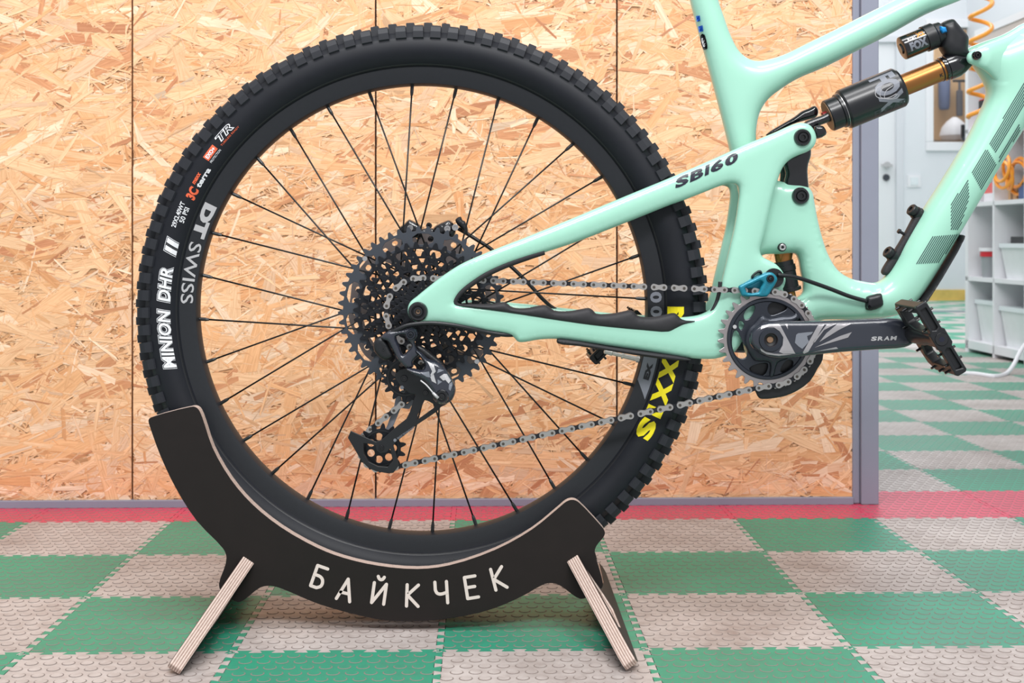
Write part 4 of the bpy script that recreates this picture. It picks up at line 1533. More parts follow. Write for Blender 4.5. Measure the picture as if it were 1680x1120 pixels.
def link_mesh(half, rr, waist, yoff, th, plug, plug_r):
    """a pair of chain plates, pins between and ends"""
    prof = []
    for sgn in (1, -1):
        for k in range(-4, 5):
            a = k * R(26) + (0 if sgn > 0 else PI)
            prof.append((sgn * half + rr * math.cos(a), rr * math.sin(a)))
        prof.append((0, waist if sgn > 0 else -waist))
    parts_ = []
    for y in (-yoff, yoff):
        n = len(prof)
        vs = [(x, y - th / 2, z) for x, z in prof] + [(x, y + th / 2, z) for x, z in prof]
        fs = [tuple(range(n)), tuple(range(n, 2 * n))[::-1]] + [(i, (i + 1) % n, n + (i + 1) % n, n + i) for i in range(n)]
        parts_.append((vs, fs, 0))
    for s in (-half, half):
        v, f = lathe([(-plug, plug_r), (plug, plug_r)], (s, 0, 0), (0, 1, 0), (1, 0, 0), 10)
        parts_.append((v, f, 1))
    return mergem(*parts_)


ch_v, ch_f = [], []
pv = []
for p in pins[::2]:
    pv.append(lathe([(p[1] - .0018, .0036), (p[1] + .0018, .0036)], (p[0], 0, p[2]), (0, 1, 0), (1, 0, 0), 8))
chain = part('chain', *merge(*pv), M['pin'])
chain['kind'] = 'stuff'
lo_ = {}
for k, (a, b) in enumerate(zip(pins[:-1], pins[1:])):
    nm = 'outer_link' if k % 2 == 0 else 'inner_link'
    if nm not in lo_:
        if nm == 'outer_link':
            v, f, fm = link_mesh(.00635, .0042, .0027, .0028, .0010, .0037, .0019)
            o = subpart(nm, v, f, [M['chain'], M['pin']], chain, fm=fm)
        else:
            v, f, fm = link_mesh(.00635, .0039, .0025, .0017, .0009, .0016, .0036)
            o = subpart(nm, v, f, [M['chain_dark'], M['pin']], chain, fm=fm)
        lo_[nm] = o
    else:
        o = lo_[nm].copy()
        COL.objects.link(o)
    d = b - a
    mid = (a + b) / 2
    o.matrix_basis = Matrix.Translation(mid) @ Matrix.Rotation(math.atan2(d[0], d[2]) - PI / 2, 4, 'Y')

# ---- chainring, crank, guards
BX, BZ = W(1260, 555.5, -.052).x, W(1260, 555.5, -.052).z
ringr = .0127 / (2 * math.sin(PI / 30))
out = gear(30, ringr, ringr - .0040, ringr + .0036, .02, .2)
v, f, fm = plate2(out, [circ(0, 0, ringr - .0090, 72)], -.0532, -.0508)
ring = part('chainring', [(x + BX, y, z + BZ) for x, y, z in v], f, M['ring'])
bevel(ring, .0004, 1)
WIN = [[(1262, 500), (1272.5, 495), (1282, 497.5), (1290, 501), (1291, 506), (1279, 513), (1265, 516.5), (1260, 510)],
       [(1228, 505), (1237, 501), (1239, 505), (1230, 522), (1222.5, 524), (1220.6, 516)],
       [(1213.7, 526), (1219.5, 529), (1221, 534), (1216, 541), (1212, 536)],
       [(1202, 551), (1205, 543), (1209, 542.5), (1219, 562), (1226, 576), (1224, 586), (1215, 588), (1207.5, 583), (1201.5, 568)],
       [(1230, 604), (1245, 596.5), (1259, 596), (1260, 602.5), (1254, 614.5), (1245, 615), (1234, 611)],
       [(1293, 590), (1301, 592.5), (1300, 601), (1287, 611), (1281, 609), (1283, 600)],
       [(1296, 522), (1306, 519), (1315, 523), (1318, 530), (1300, 531)]]
s_ = (D0 - .0535) / F
o2 = [(W(1260, 555.5, -.0535).x + 67.5 * s_ * math.cos(a), W(1260, 555.5, -.0535).z + 67.5 * s_ * math.sin(a)) for a in np.linspace(0, 2 * PI, 97)[:-1]]
v, f, fm = plate2(o2, [px2m(catmull(w, 4), -.0535) for w in WIN], -.0535, -.0505)
spider = subpart('spider', v, f, M['gun'], ring)
bevel(spider, .0012, 2)
# raised inner body of the spider
SB = circ(1262, 557, 45, 48)
v, f = inflate([(1226, 540), (1236, 530), (1250, 516), (1263, 520), (1284, 517), (1300, 516), (1306, 512), (1312, 522), (1300, 536), (1298, 575), (1292, 588), (1276, 595), (1268, 618), (1262, 618), (1262, 595), (1238, 592), (1230, 582), (1222, 566), (1222, 552)], [], -.0530, .0070, 10, step=2.4, smooth=3, sm_iter=5)
subpart('spider_boss', v, f, M['gun'], ring, smooth=True)
v, f = revolve([(0, 0)], 3) if False else ([], [])
rimv = []
for rr, yy in ((67.5, -.0535), (66, -.0552), (62, -.0552), (60.5, -.0535)):
    rimv.append((rr * s_, yy))
vs, fs = [], []
for k in range(96):
    a = 2 * PI * k / 96
    vs += [(W(1260, 555.5, -.0535).x + r * math.cos(a), y, W(1260, 555.5, -.0535).z + r * math.sin(a)) for r, y in rimv]
for k in range(96):
    b = (k + 1) % 96
    fs += [(k * 4 + i, b * 4 + i, b * 4 + i + 1, k * 4 + i + 1) for i in range(3)]
subpart('spider_rim', vs, fs, M['gun'], ring, smooth=True, sharp=40)
c = W(1205.5, 536, -.0555)
subpart('ring_emblem', *lathe([(0, .0026), (-.0003, .0024)], c, (0, 1, 0), (1, 0, 0), 14), M['decal'], ring)
part('bottom_bracket', *lathe([(-.046, .0235), (-.040, .0250), (.040, .0250), (.046, .0235)], (W(1262, 555, 0).x, 0, W(1262, 555, 0).z), (0, 1, 0), (1, 0, 0), 36), M['black'], smooth=True, sharp=40)

CR = [(1229, 556), (1231, 546), (1237, 538), (1247, 531.5), (1262, 527.5), (1278, 526.5), (1334, 526), (1420, 523.2), (1470, 521.3), (1482, 524), (1491, 533), (1499, 546), (1501, 556), (1496, 563), (1483, 569.5), (1434, 573.3), (1377, 577.5),
      (1320, 583.5), (1278, 588), (1258, 585), (1242, 577), (1232, 567)]
def yc_crank(x, y):
    return np.interp(x, [1230, 1300, 1500], [-.074, -.078, -.086])
crank = part('crank_arm', *inflate(CR, [circ(1264.5, 557.5, 11, 14)], yc_crank, .0105, 10, step=2.6, smooth=3, p=2.3, sm_iter=5, key='crank'), M['carbon'], smooth=True)
c = W(1264.5, 557.5, -.0855)
s8 = (D0 - .085) / F
subpart('crank_bolt', *lathe([(.004, 19.5 * s8), (-.0008, 19.5 * s8), (-.0022, 18.5 * s8), (-.0022, 11.5 * s8), (-.0006, 10.5 * s8), (.006, 10.3 * s8)], c, (0, 1, 0), (1, 0, 0), 40, cap=False), M['gun'], crank, smooth=True, sharp=35)
subpart('axle_bore', *lathe([(.004, 10.4 * s8), (.005, 6 * s8), (.0055, 0)], c, (0, 1, 0), (1, 0, 0), 24, cap=False), M['black'], crank)
subpart('bore_plug', *lathe([(.0036, 0), (.0036, 5 * s8), (.005, 6 * s8)], c, (0, 1, 0), (1, 0, 0), 16, cap=False), M['copper'], crank)
emb = mat('crank_graphic', srgb(165, 161, 164), 0.35, metal=0.4)
for q in ([(1249, 534), (1262, 531.5), (1278, 531), (1281, 535), (1303, 577), (1305, 580), (1285, 580), (1278, 577), (1284, 566), (1285, 553), (1279, 543), (1270, 537), (1258, 536.5), (1248, 540)],
          [(1247, 571), (1256, 577), (1270, 580), (1300, 581), (1278, 583.5), (1258, 581), (1249, 576)],
          [(1342, 533), (1348, 531.5), (1353, 531.3), (1347, 541), (1326, 577), (1319, 580), (1317, 578)],
          [(1357, 531.2), (1372, 530.8), (1352, 541), (1337, 561), (1332, 563)],
          [(1374, 531.0), (1397, 530.5), (1376, 541), (1344, 561), (1356, 546)],
          [(1397.5, 544.5), (1391, 553.5), (1352, 565), (1336, 570), (1378, 551)],
          [(1372, 569), (1375, 572), (1345, 575.5), (1330, 578)],
          [(1288, 531.5), (1292, 531.3), (1292.5, 540)]):
    Q = densify(q, 3)
    gx, gy = np.meshgrid(np.arange(Q[:, 0].min(), Q[:, 0].max(), 3.2), np.arange(Q[:, 1].min(), Q[:, 1].max(), 3.2))
    g = np.stack([gx.ravel(), gy.ravel()], 1)
    g = g[inside(g, [Q])]
    V, T = cdt([Q], g[bdist(g, [Q]) > 1.0] if len(g) else None)
    drape('crank_graphic', V, T, 'crank', emb, crank, -.088, .0004)
Q = densify([(1306, 549), (1309, 546.5), (1322, 545), (1334, 544), (1331, 548), (1324, 551), (1325, 556), (1327, 560), (1321, 567), (1316, 572), (1310, 568), (1304, 562)], 3)
V, T = cdt([Q])
drape('crank_emblem', V, T, 'crank', M['decal_grey'], crank, -.088, .0006)
for ch, c0, c1 in (('S', 0, 9.2), ('R', 10.8, 20), ('A', 21.0, 30.4), ('M', 31.8, 41.5)):
    V, Fs = text_mesh(ch, .045, 0, 3)
    V[:, 0] = c0 + (c1 - c0) * V[:, 0] / V[:, 0].max() + V[:, 1] * 1.6
    drape('crank_lettering', [(1428.5 + u, 558.9 - 7.2 * w - .03 * u) for u, w in V], Fs, 'crank', M['decal'], crank, -.09, .0005)

bash = part('bash_guard', *inflate([(1237.5, 634), (1248, 634), (1266, 634), (1290, 628), (1312, 614), (1326, 597), (1332, 584), (1334, 572), (1349, 572), (1349.5, 590), (1341, 605), (1329, 625), (1307.5, 641), (1289, 649), (1270, 653), (1250, 654.3), (1245, 652.5), (1240, 644)],
                                   [], -.0445, .0030, 3, step=2.4, smooth=2, sm_iter=2), M['black'], smooth=True)
subpart('guide_backplate', *inflate([(1257, 490), (1280, 486), (1302, 490), (1320, 515), (1330, 560), (1330, 590), (1312, 614), (1285, 628), (1240, 624), (1228, 604), (1240, 594), (1264, 592), (1286, 578), (1291, 548), (1282, 524), (1257, 520)], [], -.0440, .0020, 3, step=3, smooth=3, sm_iter=2), M['black'], bash, smooth=True)
cg = part('chain_guide', *inflate([(1211, 470.5), (1214.5, 467), (1235, 457.5), (1257.5, 446.8), (1266, 446.6), (1271, 450), (1275, 456), (1274.5, 461), (1266, 475), (1258, 486.3), (1240, 486), (1217.5, 485.6), (1214.5, 479)],
                                  [[(1222.5, 472.5), (1235, 466.5), (1246.5, 460.8), (1251.5, 463.5), (1247.5, 471), (1243.5, 479), (1224.5, 479.3), (1223.8, 476)]], -.0575, .0040, 4, step=1.6, smooth=2, sm_iter=3, key='guide'), M['teal'], smooth=True)
V, Fs = text_mesh('E', .03, 0, 3)
subpart('guide_back', *inflate([(1212, 470), (1220, 463), (1257, 445), (1268, 446), (1272, 458), (1262, 476), (1220, 474)], [], -.0435, .0025, 3, step=2.4, smooth=2, sm_iter=2), M['teal'], cg, smooth=True)
bolt('guide_bolt', 1263.5, 457, -.0605, 6.6, cg, 'black')
c = W(1269, 456, -.044)
subpart('guide_mount', *lathe([(-.004, .0125), (.012, .0130)], c, (0, 1, 0), (1, 0, 0), 30), M['black'], cg, smooth=True, sharp=40)
subpart('guide_clip', *inflate([(1232, 455), (1233.5, 451), (1243, 443.5), (1248, 443), (1250.5, 447), (1250, 449.5), (1247, 449), (1245.5, 447), (1242, 448), (1237, 452.5), (1235, 456.5)], [], -.047, .0035, 2, step=1.2, smooth=2, sm_iter=1), M['black'], cg, smooth=True)
Pl = []
V, Fs = text_mesh('CNE', .0, 0, 2, 1.05)
aa = R(62)
drape('guide_lettering', [(1252.5 + 20 * (u / V[:, 0].max()) * math.cos(aa) - 6.0 * w * math.sin(aa) + 1, 483.5 - 20 * (u / V[:, 0].max()) * math.sin(aa) - 6.0 * w * math.cos(aa)) for u, w in V], Fs, 'guide', mat('guide_mark', srgb(22, 110, 130), 0.4), cg, -.061, .0004)

# ---- pedals
PC = W(1543, 556, -.195)
cdir = Vector((.515, 0, -.857)).normalized()
ndir = Vector((.857, 0, .515)).normalized()


def pedal(name, centre, near, sgn, cdir=cdir, ndir=ndir):
    """platform pedal: u along the platform, y along the axle, n through its thickness; near = camera-side end (outer for the right pedal)"""
    Mx = Matrix(((cdir.x, 0, ndir.x, centre.x), (0, 1, 0, 0), (cdir.z, 0, ndir.z, centre.z), (0, 0, 0, 1)))
    y0, y1 = near, near + .100
    L = .047
    out = [(-L, y0 + .006), (-L + .004, y0), (L - .006, y0), (L, y0 + .010), (L + .001, y1 - .022), (L - .008, y1 - .006), (.020, y1 - .002), (-.016, y1 - .002), (-L + .008, y1 - .004), (-L, y1 - .014)]
    w1 = [(-L + .010, y0 + .012), (-.011, y0 + .012), (-.010, y0 + .030), (-.012, y1 - .034), (-.018, y1 - .020), (-L + .012, y1 - .020)]
    w2 = [(.011, y0 + .014), (L - .012, y0 + .012), (L - .010, y0 + .030), (L - .011, y1 - .030), (.026, y1 - .018), (.014, y1 - .024), (.010, y1 - .050)]
    v, f, fm = plate2(out, [w1, w2], -.0062, .0062)            # local: x = u, y = n, z = along the axle
    tr = lambda p: Mx @ Vector((p[0], p[2], p[1]))
    body = part(name, [tr(p) for p in v], f, M['black'])
    bevel(body, .0022, 2, 50)
    # end bar with two recesses
    bar = [(-L + .001, -.0075), (-.012, -.0072), (-.009, -.0098), (.009, -.0098), (.012, -.0072), (L - .002, -.0075), (L, -.005), (L, .005), (L - .002, .0075), (.012, .0072), (.009, .0098), (-.009, .0098), (-.012, .0072), (-L + .001, .0075), (-L - .001, .005), (-L - .001, -.005)]
    slots = [[(-L + .006, -.0036), (-.014, -.0036), (-.012, 0), (-.014, .0036), (-L + .006, .0036)], [(.014, -.0036), (L - .008, -.0036), (L - .006, .0036), (.014, .0036), (.012, 0)]]
    v, f, fm = plate2(bar, slots, y0 - .004, y0 + .004)
    tr2 = lambda p: Mx @ Vector((p[0], p[1], p[2]))
    b = subpart('end_bar', [tr2(p) for p in v], f, M['black'], body)
    bevel(b, .0012, 2, 50)
    v, f = box((-L + .005, y0 + .002, -.004), (L - .006, y0 + .0045, .004))
    subpart('bar_recess', [Mx @ Vector(p) for p in v], f, M['gloss'], body)
    ctr = Mx @ Vector((0, 0, 0))
    base = Vector((ctr.x, 0, ctr.z))
    subpart('axle_sleeve', *lathe([(y0, .0085), (y0 + .03, .0085), (y0 + .045, .0105), (y1 - .012, .0125), (y1, .0125)], base, (0, 1, 0), (1, 0, 0), 24), M['black'], body, smooth=True, sharp=40)
    subpart('axle_cap', *lathe([(y0 - .0050, .0060), (y0 - .0050, .0072), (y0 - .0040, .0080), (y0, .0080)], base, (0, 1, 0), (1, 0, 0), 24), M['gloss'], body, smooth=True, sharp=40)
    subpart('cap_socket', *lathe([(y0 - .0052, 0), (y0 - .0052, .0034)], base, (0, 1, 0), (1, 0, 0), 6, cap=False), M['navy'], body)
    e = y1 if sgn > 0 else y0
    subpart('pedal_axle', *lathe([(e - .002, .0095), (e + .006 * sgn, .0095), (e + .007 * sgn, .0075), (e + .016 * sgn, .0075)], base, (0, 1, 0), (1, 0, 0), 20), M['steel'], body, smooth=True, sharp=40)
    for n_ in (-1, 1):
        for uu, yy in ((-L + .004, y0 + .016), (-L + .004, y0 + .040), (-L + .004, y1 - .030), (-.017, y0 + .006), (.017, y0 + .006), (-.014, y1 - .010), (.018, y1 - .010), (L - .005, y0 + .020), (L - .005, y0 + .042), (L - .006, y1 - .030), (-L + .012, y0 + .004), (L - .016, y0 + .004)):
            p0, p1 = Mx @ Vector((uu, yy, n_ * .005)), Mx @ Vector((uu, yy, n_ * .0118))
            v, f = lathe([(0, .0017), ((p1 - p0).length, .0015)], p0, p1 - p0, (0, 1, 0), 8)
            subpart('pedal_pin', v, f, M['gloss'], body)
    return body


pedal('pedal', PC, -.195, 1)
# crank and pedal on the far side
bbc = Vector((W(1262, 555, 0).x, 0, W(1262, 555, 0).z))
endr = Vector((PC.x, 0, PC.z))
endl = Vector((W(1006, 549, .150).x, 0, W(1006, 549, .150).z))
dl_ = endl - bbc
nl = Vector((-dl_.z, 0, dl_.x)).normalized()
armo = []
for t, w in ((-.10, .020), (0, .026), (.3, .022), (.8, .018), (1.02, .016)):
    armo.append((bbc + dl_ * t + nl * w))
for t, w in ((1.08, 0), (1.02, -.016), (.8, -.018), (.3, -.022), (0, -.026), (-.10, -.020), (-.13, 0)):
    armo.append((bbc + dl_ * t + nl * w))
v, f, fm = plate2([(p.x, p.z) for p in armo], [], .072, .090)
oc = part('crank_arm', v, f, M['carbon'])
bevel(oc, .003, 3)
pedal('pedal', endl, .100, -1, Vector((-.70, 0, -.714)), Vector((.714, 0, -.70)))

# ---- derailleur
YD = -.0600
cage = part('rear_derailleur', *inflate([(666, 604), (679.5, 604), (693, 606), (697, 598), (689, 585), (681.5, 574), (690, 577), (702, 588), (720, 593.5), (730.5, 603), (742.5, 622), (748, 638), (742.5, 655), (732, 662), (720, 662), (711, 654), (707, 640), (693, 623), (674, 612)],
                                        [], -.084, .0105, 9, step=2, smooth=3, sm_iter=6, key='mech'), M['carbon'], smooth=True)
CO = [(723.5, 667.5), (716.8, 675), (683, 697.5), (663.5, 714), (650, 724), (645.5, 731), (648.5, 741), (653, 757.5), (654.5, 763), (645.5, 775.5), (636.5, 776.5), (617, 773), (605, 768), (593, 756), (570.5, 717.8), (575.5, 706.5), (596, 715.5),
      (617, 724.5), (626, 721.5), (641, 708), (653, 697.5), (666.5, 687), (672.5, 675), (677, 660), (682, 647), (672, 645), (658, 634), (649, 622), (648, 614), (655, 607), (668, 603), (690, 618), (715, 640), (735, 655), (733.5, 662.5)]
CH = [[(697, 656), (704, 658.5), (713, 664), (711.5, 669), (684.5, 688.5), (685.5, 680)], [(596.5, 727), (609.5, 728.5), (616, 731), (617, 738), (624, 744), (634, 742), (640, 736), (644.5, 756), (636, 765.5), (620, 764.5), (605, 757), (597, 744)]]
v, f, fm = plate2(px2m(CO, YD), [px2m(h, YD) for h in CH], YD, YD + .0024)
co = subpart('outer_cage', v, f, M['black'], cage)
bevel(co, .0007, 2)
CI = [(650, 646), (661, 645), (684, 649), (671.5, 671), (657.5, 669), (643, 704), (634, 700), (630, 735), (618, 735)]
v, f, fm = plate2(px2m([(650, 646), (660, 640), (684, 640), (682, 655), (671.5, 671), (657.5, 669), (643, 704), (636, 738), (620, 738), (628, 712), (636, 696), (647, 664)], -.036), [px2m([(658, 651), (667, 651), (676, 653), (668, 662), (660, 661)], -.036)], -.036, -.034)
ci = subpart('inner_cage', v, f, M['decal_grey'], cage)
bevel(ci, .0005, 1)


def jockey(cx, cy, t, nm):
    c0 = W(cx, cy, -.045)
    r = .0127 / (2 * math.sin(PI / t))
    out = gear(t, r, r - .0040, r + .0030, 0, .35)
    hl = [circ(math.cos(a) * r * .52, math.sin(a) * r * .52, r * .17, 12) for a in np.linspace(0, 2 * PI, 8)[:-1]]
    v, f, fm = plate2(out, hl, -.0460, -.0438)
    o = subpart(nm, [(x + c0.x, y, z + c0.z) for x, y, z in v], f, M['steelblack'], cage)
    bevel(o, .0003, 1)
    rv = lathe([(-.0475, r - .0072), (-.0475, r - .0052), (-.0425, r - .0052), (-.0425, r - .0072)], (c0.x, 0, c0.z), (0, 1, 0), (1, 0, 0), 36, cap=False)
    subpart('wheel_rim', *rv, M['black'], cage, smooth=True, sharp=40)


jockey(665, 619, 14, 'guide_wheel')
jockey(626, 734.5, 14, 'guide_wheel')
for x, y, r in ((663, 620.5, 5.5), (698, 644, 4.5), (625.5, 734.5, 4.6)):
    bolt('cage_bolt', x, y, YD - .0005, r, cage, 'gloss', .5, .0016)
c = W(659.5, 635.5, YD - .0004)
subpart('cage_rivet', *lathe([(0, .0026), (-.0006, .0024)], c, (0, 1, 0), (1, 0, 0), 14), M['decal_grey'], cage)
# knuckle that hangs from the frame
KN = [(626, 551), (637.5, 542.5), (650, 541), (665, 538.5), (676, 536.5), (684, 541), (686, 551), (681, 559), (684, 572), (690, 580), (679, 592), (678, 602), (668, 604), (658, 596), (650, 585), (642, 570), (636, 560), (628, 557)]
KH = [(650.5, 552), (657, 549.5), (664, 549.5), (668, 558), (675.5, 566.5), (670, 574), (661.5, 581), (656, 568)]
subpart('knuckle', *inflate(KN, [KH], -.078, .0085, 6, step=1.8, smooth=3, sm_iter=4), M['carbon'], cage, smooth=True)
bolt('hanger_bolt', 674, 548.5, -.087, 8.5, cage, 'gun', .5)
subpart('clutch_housing', *inflate([(626, 551), (634, 556), (642, 571), (647, 583), (640, 589), (630, 590), (620, 583), (613.5, 573), (613, 562), (618, 554)], [], -.070, .011, 6, step=1.8, smooth=3, sm_iter=3), M['black'], cage, smooth=True)
c = W(629, 572.5, -.0815)
subpart('limit_screw', *lathe([(.001, .0022), (-.0008, .0020), (-.0008, .001), (.0006, .0008)], c, (0, 1, 0), (1, 0, 0), 12), M['gloss'], cage)
subpart('inner_link_arm', *inflate([(682, 566), (690, 566), (712, 582), (726, 594), (730, 604), (722, 606), (705, 592), (688, 582)], [], -.066, .006, 5, step=2, smooth=3, sm_iter=2), M['black'], cage, smooth=True)
bolt('knuckle_pivot', 725, 650, -.0945, 11.5, cage, 'gloss', .5)
subpart('cage_lever', *merge(tube([W(690, 624, -.0945), W(700, 632, -.0965), W(711, 645, -.0985)], .0010, 8, 4), tube([W(710, 644, -.0985), W(719, 653, -.099)], [.0016, .0021], 8, 0)), M['decal'], cage, smooth=True)
for q, m in (([(701, 592.5), (711.5, 598), (715, 609), (708, 617), (706, 615), (709, 609)], 'decal'), ([(690, 611.5), (704, 609), (706, 619), (700, 618)], 'decal_grey'), ([(706, 618), (711, 612), (716, 629), (708.5, 625)], 'decal'),
             ([(719, 605), (729, 607), (717, 612)], 'decal_grey'), ([(721, 618), (728, 613), (733, 613), (740, 624), (736, 629), (731, 623), (727, 624)], 'decal'), ([(718, 622), (725.5, 626), (718, 631)], 'decal_grey'),
             ([(737, 629), (742, 626), (742.5, 631), (739, 641), (736, 638)], 'decal_grey')):
    Q = densify(q, 2)
    gx, gy = np.meshgrid(np.arange(Q[:, 0].min(), Q[:, 0].max(), 2.2), np.arange(Q[:, 1].min(), Q[:, 1].max(), 2.2))
    g = np.stack([gx.ravel(), gy.ravel()], 1)
    g = g[inside(g, [Q])]
    V, T = cdt([Q], g[bdist(g, [Q]) > .8] if len(g) else None)
    drape('mech_graphic', V, T, 'mech', M[m], cage, -.09, .0004)
V, Fs = text_mesh('EAGLE TECHNOLOGY', .02, 0, 0)
aa = R(34.5)
T2 = [(653 + 34 * (u / V[:, 0].max()) * math.cos(aa) - 3.4 * w * math.sin(aa), 720.5 - 34 * (u / V[:, 0].max()) * math.sin(aa) - 3.4 * w * math.cos(aa)) for u, w in V]
subpart('cage_lettering', [W(x, y, YD - .0004) for x, y in T2], Fs, M['decal_grey'], cage)
c = W(648, 722, YD - .0003)
subpart('cage_emblem', *lathe([(0, .0021), (-.0003, .0019)], c, (0, 1, 0), (1, 0, 0), 12), M['decal_grey'], cage)
part('gear_cable', *tube([W(x, y, Y) for x, y, Y in ((850, 548, -.060), (830, 549, -.067), (800, 545, -.071), (768, 538, -.078), (742.5, 533, -.0815), (712.5, 530, -.083), (690, 530.5, -.084), (667.5, 534, -.084), (651, 541, -.083), (640, 547, -.081))], .0028, 8, 6), M['black'], smooth=True)

# ------------------------------------------------------------------ wheel stand
ply = bpy.data.materials.new('plywood_edge')
ply.use_nodes = True
n_, l_ = ply.node_tree.nodes, ply.node_tree.links
tc = n_.new('ShaderNodeTexCoord')
sx = n_.new('ShaderNodeSeparateXYZ')
l_.new(tc.outputs['Object'], sx.inputs[0])
mu = n_.new('ShaderNodeMath')
mu.operation = 'MULTIPLY'
mu.inputs[1].default_value = 1 / .0030
l_.new(sx.outputs['Y'], mu.inputs[0])
fr_ = n_.new('ShaderNodeMath')
fr_.operation = 'FRACT'
l_.new(mu.outputs[0], fr_.inputs[0])
cr = n_.new('ShaderNodeValToRGB')
e = cr.color_ramp.elements
e[0].position, e[0].color = 0.0, srgb(226, 206, 194)
e[1].position, e[1].color = 0.52, srgb(222, 200, 188)
for pos, c_ in ((0.58, srgb(160, 130, 118)), (0.94, srgb(176, 148, 136))):
    q = e.new(pos)
    q.color = c_
l_.new(fr_.outputs[0], cr.inputs[0])
nz = n_.new('ShaderNodeTexNoise')
nz.inputs['Scale'].default_value = 300
l_.new(tc.outputs['Object'], nz.inputs['Vector'])
mx = n_.new('ShaderNodeMix')
mx.data_type = 'RGBA'
mx.blend_type = 'MULTIPLY'
mx.inputs[0].default_value = 0.35
l_.new(cr.outputs[0], mx.inputs[6])
l_.new(nz.outputs['Fac'], mx.inputs[7])
l_.new(mx.outputs[2], n_['Principled BSDF'].inputs['Base Color'])
n_['Principled BSDF'].inputs['Roughness'].default_value = 0.6
M['ply'] = ply

stand = thing('wheel_stand', (W(680, 1018, -.05).x, 0, 0), 'dark plywood wheel stand with pale edges holding the rear wheel', 'stand')
PO = [(243.5, 691), (244.5, 687), (249, 684), (312, 667.3), (319, 667), (325, 670.5), (332, 685), (348.6, 734), (378.6, 786), (413, 826), (460, 864), (520, 898), (563, 914.5), (620, 927.5), (685, 933), (736.6, 927), (812.5, 901.5), (873, 868),
      (915, 834), (929, 822.5), (937, 819.7), (944, 820.5), (951, 825), (985, 861), (990.5, 868), (992.5, 874), (990, 881), (979.5, 893.8), (976, 902), (977, 912), (984, 935), (988.6, 953), (988.6, 962), (984, 967), (963, 979.6),
      (954, 982), (945, 979), (921.8, 962), (909.7, 956.7), (897.5, 956.7), (885.4, 961.5), (858, 977), (812.5, 997), (767, 1009), (721.4, 1016), (676, 1019), (630.4, 1017), (584.4, 1008), (520, 989.5), (460, 964.5), (443, 960.7), (427, 963.5),
      (400, 984), (391, 987.5), (381, 983), (362, 968.5), (359.3, 957), (370, 925), (371, 911), (365.8, 899.4), (323, 854.4), (288.6, 800.8), (263, 747), (246, 700)]
SLOT_L = [(397, 919), (415, 926), (388, 962), (372, 955)]
Yp = -.0560
for nm, ya in (('face_plate', Yp), ('rear_plate', .0410)):
    v, f, fm = plate2(px2m(catmull(PO, 3), Yp), [], ya, ya + .015)
    o = obj(nm, v, f, [M['face'], M['ply']], stand, fm=fm)
    bevel(o, .0005, 1, 60)
    if nm == 'face_plate':
        plate_o = o
# cross boards that pass through both plates
leg = None
for nm, (sx0, sy0), (fx, fy) in (('foot_board', (404, 927), (283, 1109)), ('foot_board', (946, 926), (1049, 1105))):
    top = W(sx0, sy0, Yp)
    d = F * H / (fy - HZ)
    foot = W(fx, fy, d - D0)
    yf = d - D0
    YW = .035
    sl = Vector((foot.x - top.x - YW * (Yp - yf), 0, foot.z - top.z))                  # down the slant
    Ls = sl.length
    sd = sl.normalized()
    nd = Vector((sd.z, 0, -sd.x))
    if nd.z < 0:
        nd = -nd
    # local: x = world depth, z = up the slant (0 at the floor), y = thickness
    mwx = Matrix(((-YW, nd.x, -sd.x, foot.x + YW * yf), (1, 0, 0, 0), (0, nd.z, -sd.z, 0.0), (0, 0, 0, 1)))
    out = [(yf + .004, .0035), (yf, .010), (yf + .010, .020), (Yp - .004, Ls + .002), (Yp + .002, Ls + .006), (Yp + .013, Ls + .006), (Yp + .019, Ls * .58), (-Yp - .014, Ls * .34), (-Yp + .004, Ls * .31), (-yf - .010, .020), (-yf, .010), (-yf - .004, .0035), (-yf - .014, .001), (yf + .014, .001)]
    hole = [(Yp - .012, Ls - .012), (yf + .062, .034), (yf + .085, .024), (Yp - .016, .030), (Yp - .008, Ls * .5)]
    v, f, fm = plate2(out, [hole], -.0085, .0085)
    o = obj(nm, v, f, [M['face'], M['ply']], None, fm=fm)
    o.parent = stand
    o.matrix_parent_inverse = ORIG[stand.name]
    o.matrix_basis = mwx @ Matrix.Translation((0, 0, 0.004))
    bevel(o, .0015, 2, 50)

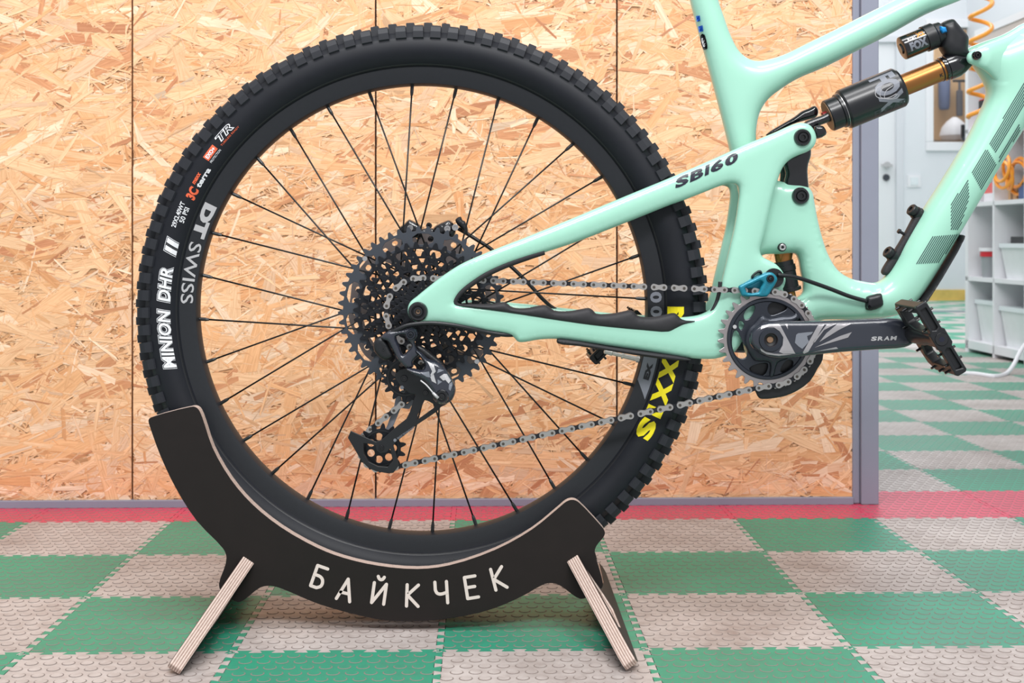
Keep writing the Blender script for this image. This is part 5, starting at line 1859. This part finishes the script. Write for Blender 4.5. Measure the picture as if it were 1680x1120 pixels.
# routed lettering
STROKES = {
    'Б': [[(.42, .70), (-.28, .70), (-.28, -.70), (.12, -.70), (.36, -.52), (.40, -.28), (.30, -.04), (.08, .08), (-.28, .08)]],
    'А': [[(-.45, -.70), (0, .72), (.45, -.70)], [(-.28, -.22), (.28, -.22)]],
    'Й': [[(-.40, .62), (-.40, -.70), (.40, .62), (.40, -.70)], [(-.20, 1.06), (-.12, .92), (.0, .87), (.12, .92), (.20, 1.06)]],
    'К': [[(-.34, .70), (-.34, -.70)], [(.40, .70), (-.30, .02), (.42, -.70)]],
    'Ч': [[(-.38, .70), (-.38, .20), (-.28, -.02), (-.05, -.10), (.38, .0)], [(.38, .70), (.38, -.70)]],
    'Е': [[(.38, .70), (-.32, .70), (-.32, -.70), (.40, -.70)], [(-.32, .02), (.26, .02)]],
}
sP = (D0 + Yp) / F
wc = (693, 504)
for ch, x, y, w in (('Б', 522, 946, 1), ('А', 567, 967, 1), ('Й', 622, 972, 1), ('К', 676, 976.5, 1), ('Ч', 724, 971.5, 1), ('Е', 772.5, 963, 1), ('К', 817.5, 948.5, 1)):
    th = math.atan2(x - wc[0], y - wc[1]) * 0.92
    size = 25.0
    parts_ = []
    for st in STROKES[ch]:
        q = catmull(st, 4, False) if len(st) > 4 and ch in 'Й' and st[0][1] > 1 else st
        if ch == 'Б':
            q = list(st[:3]) + catmull(st[3:], 4, False)
        if ch == 'Ч' and len(st) == 5:
            q = [st[0]] + catmull(st[1:], 4, False)
        hw = .105
        for k, (a, b) in enumerate(zip(q[:-1], q[1:])):
            d = np.array(b) - np.array(a)
            an = math.atan2(d[1], d[0])
            loop = [(a[0] + hw * math.cos(t), a[1] + hw * math.sin(t)) for t in np.linspace(an + PI / 2, an + 3 * PI / 2, 7)] + [(b[0] + hw * math.cos(t), b[1] + hw * math.sin(t)) for t in np.linspace(an - PI / 2, an + PI / 2, 7)]
            vs = []
            for u, h in loop:
                X, Yq = u * size, -h * size
                xx, yy = x + X * math.cos(-th) - Yq * math.sin(-th), y + X * math.sin(-th) + Yq * math.cos(-th)
                c = W(xx, yy, Yp)
                vs.append((c.x, Yp - .0003 - .00002 * k, c.z))
            parts_.append((vs, [tuple(range(len(vs)))]))
    subpart('routed_letter', *merge(*parts_), M['letter'], plate_o)

# leave no unnamed leftovers
for o in list(bpy.data.objects):
    if o.users_collection == ():
        bpy.data.objects.remove(o)
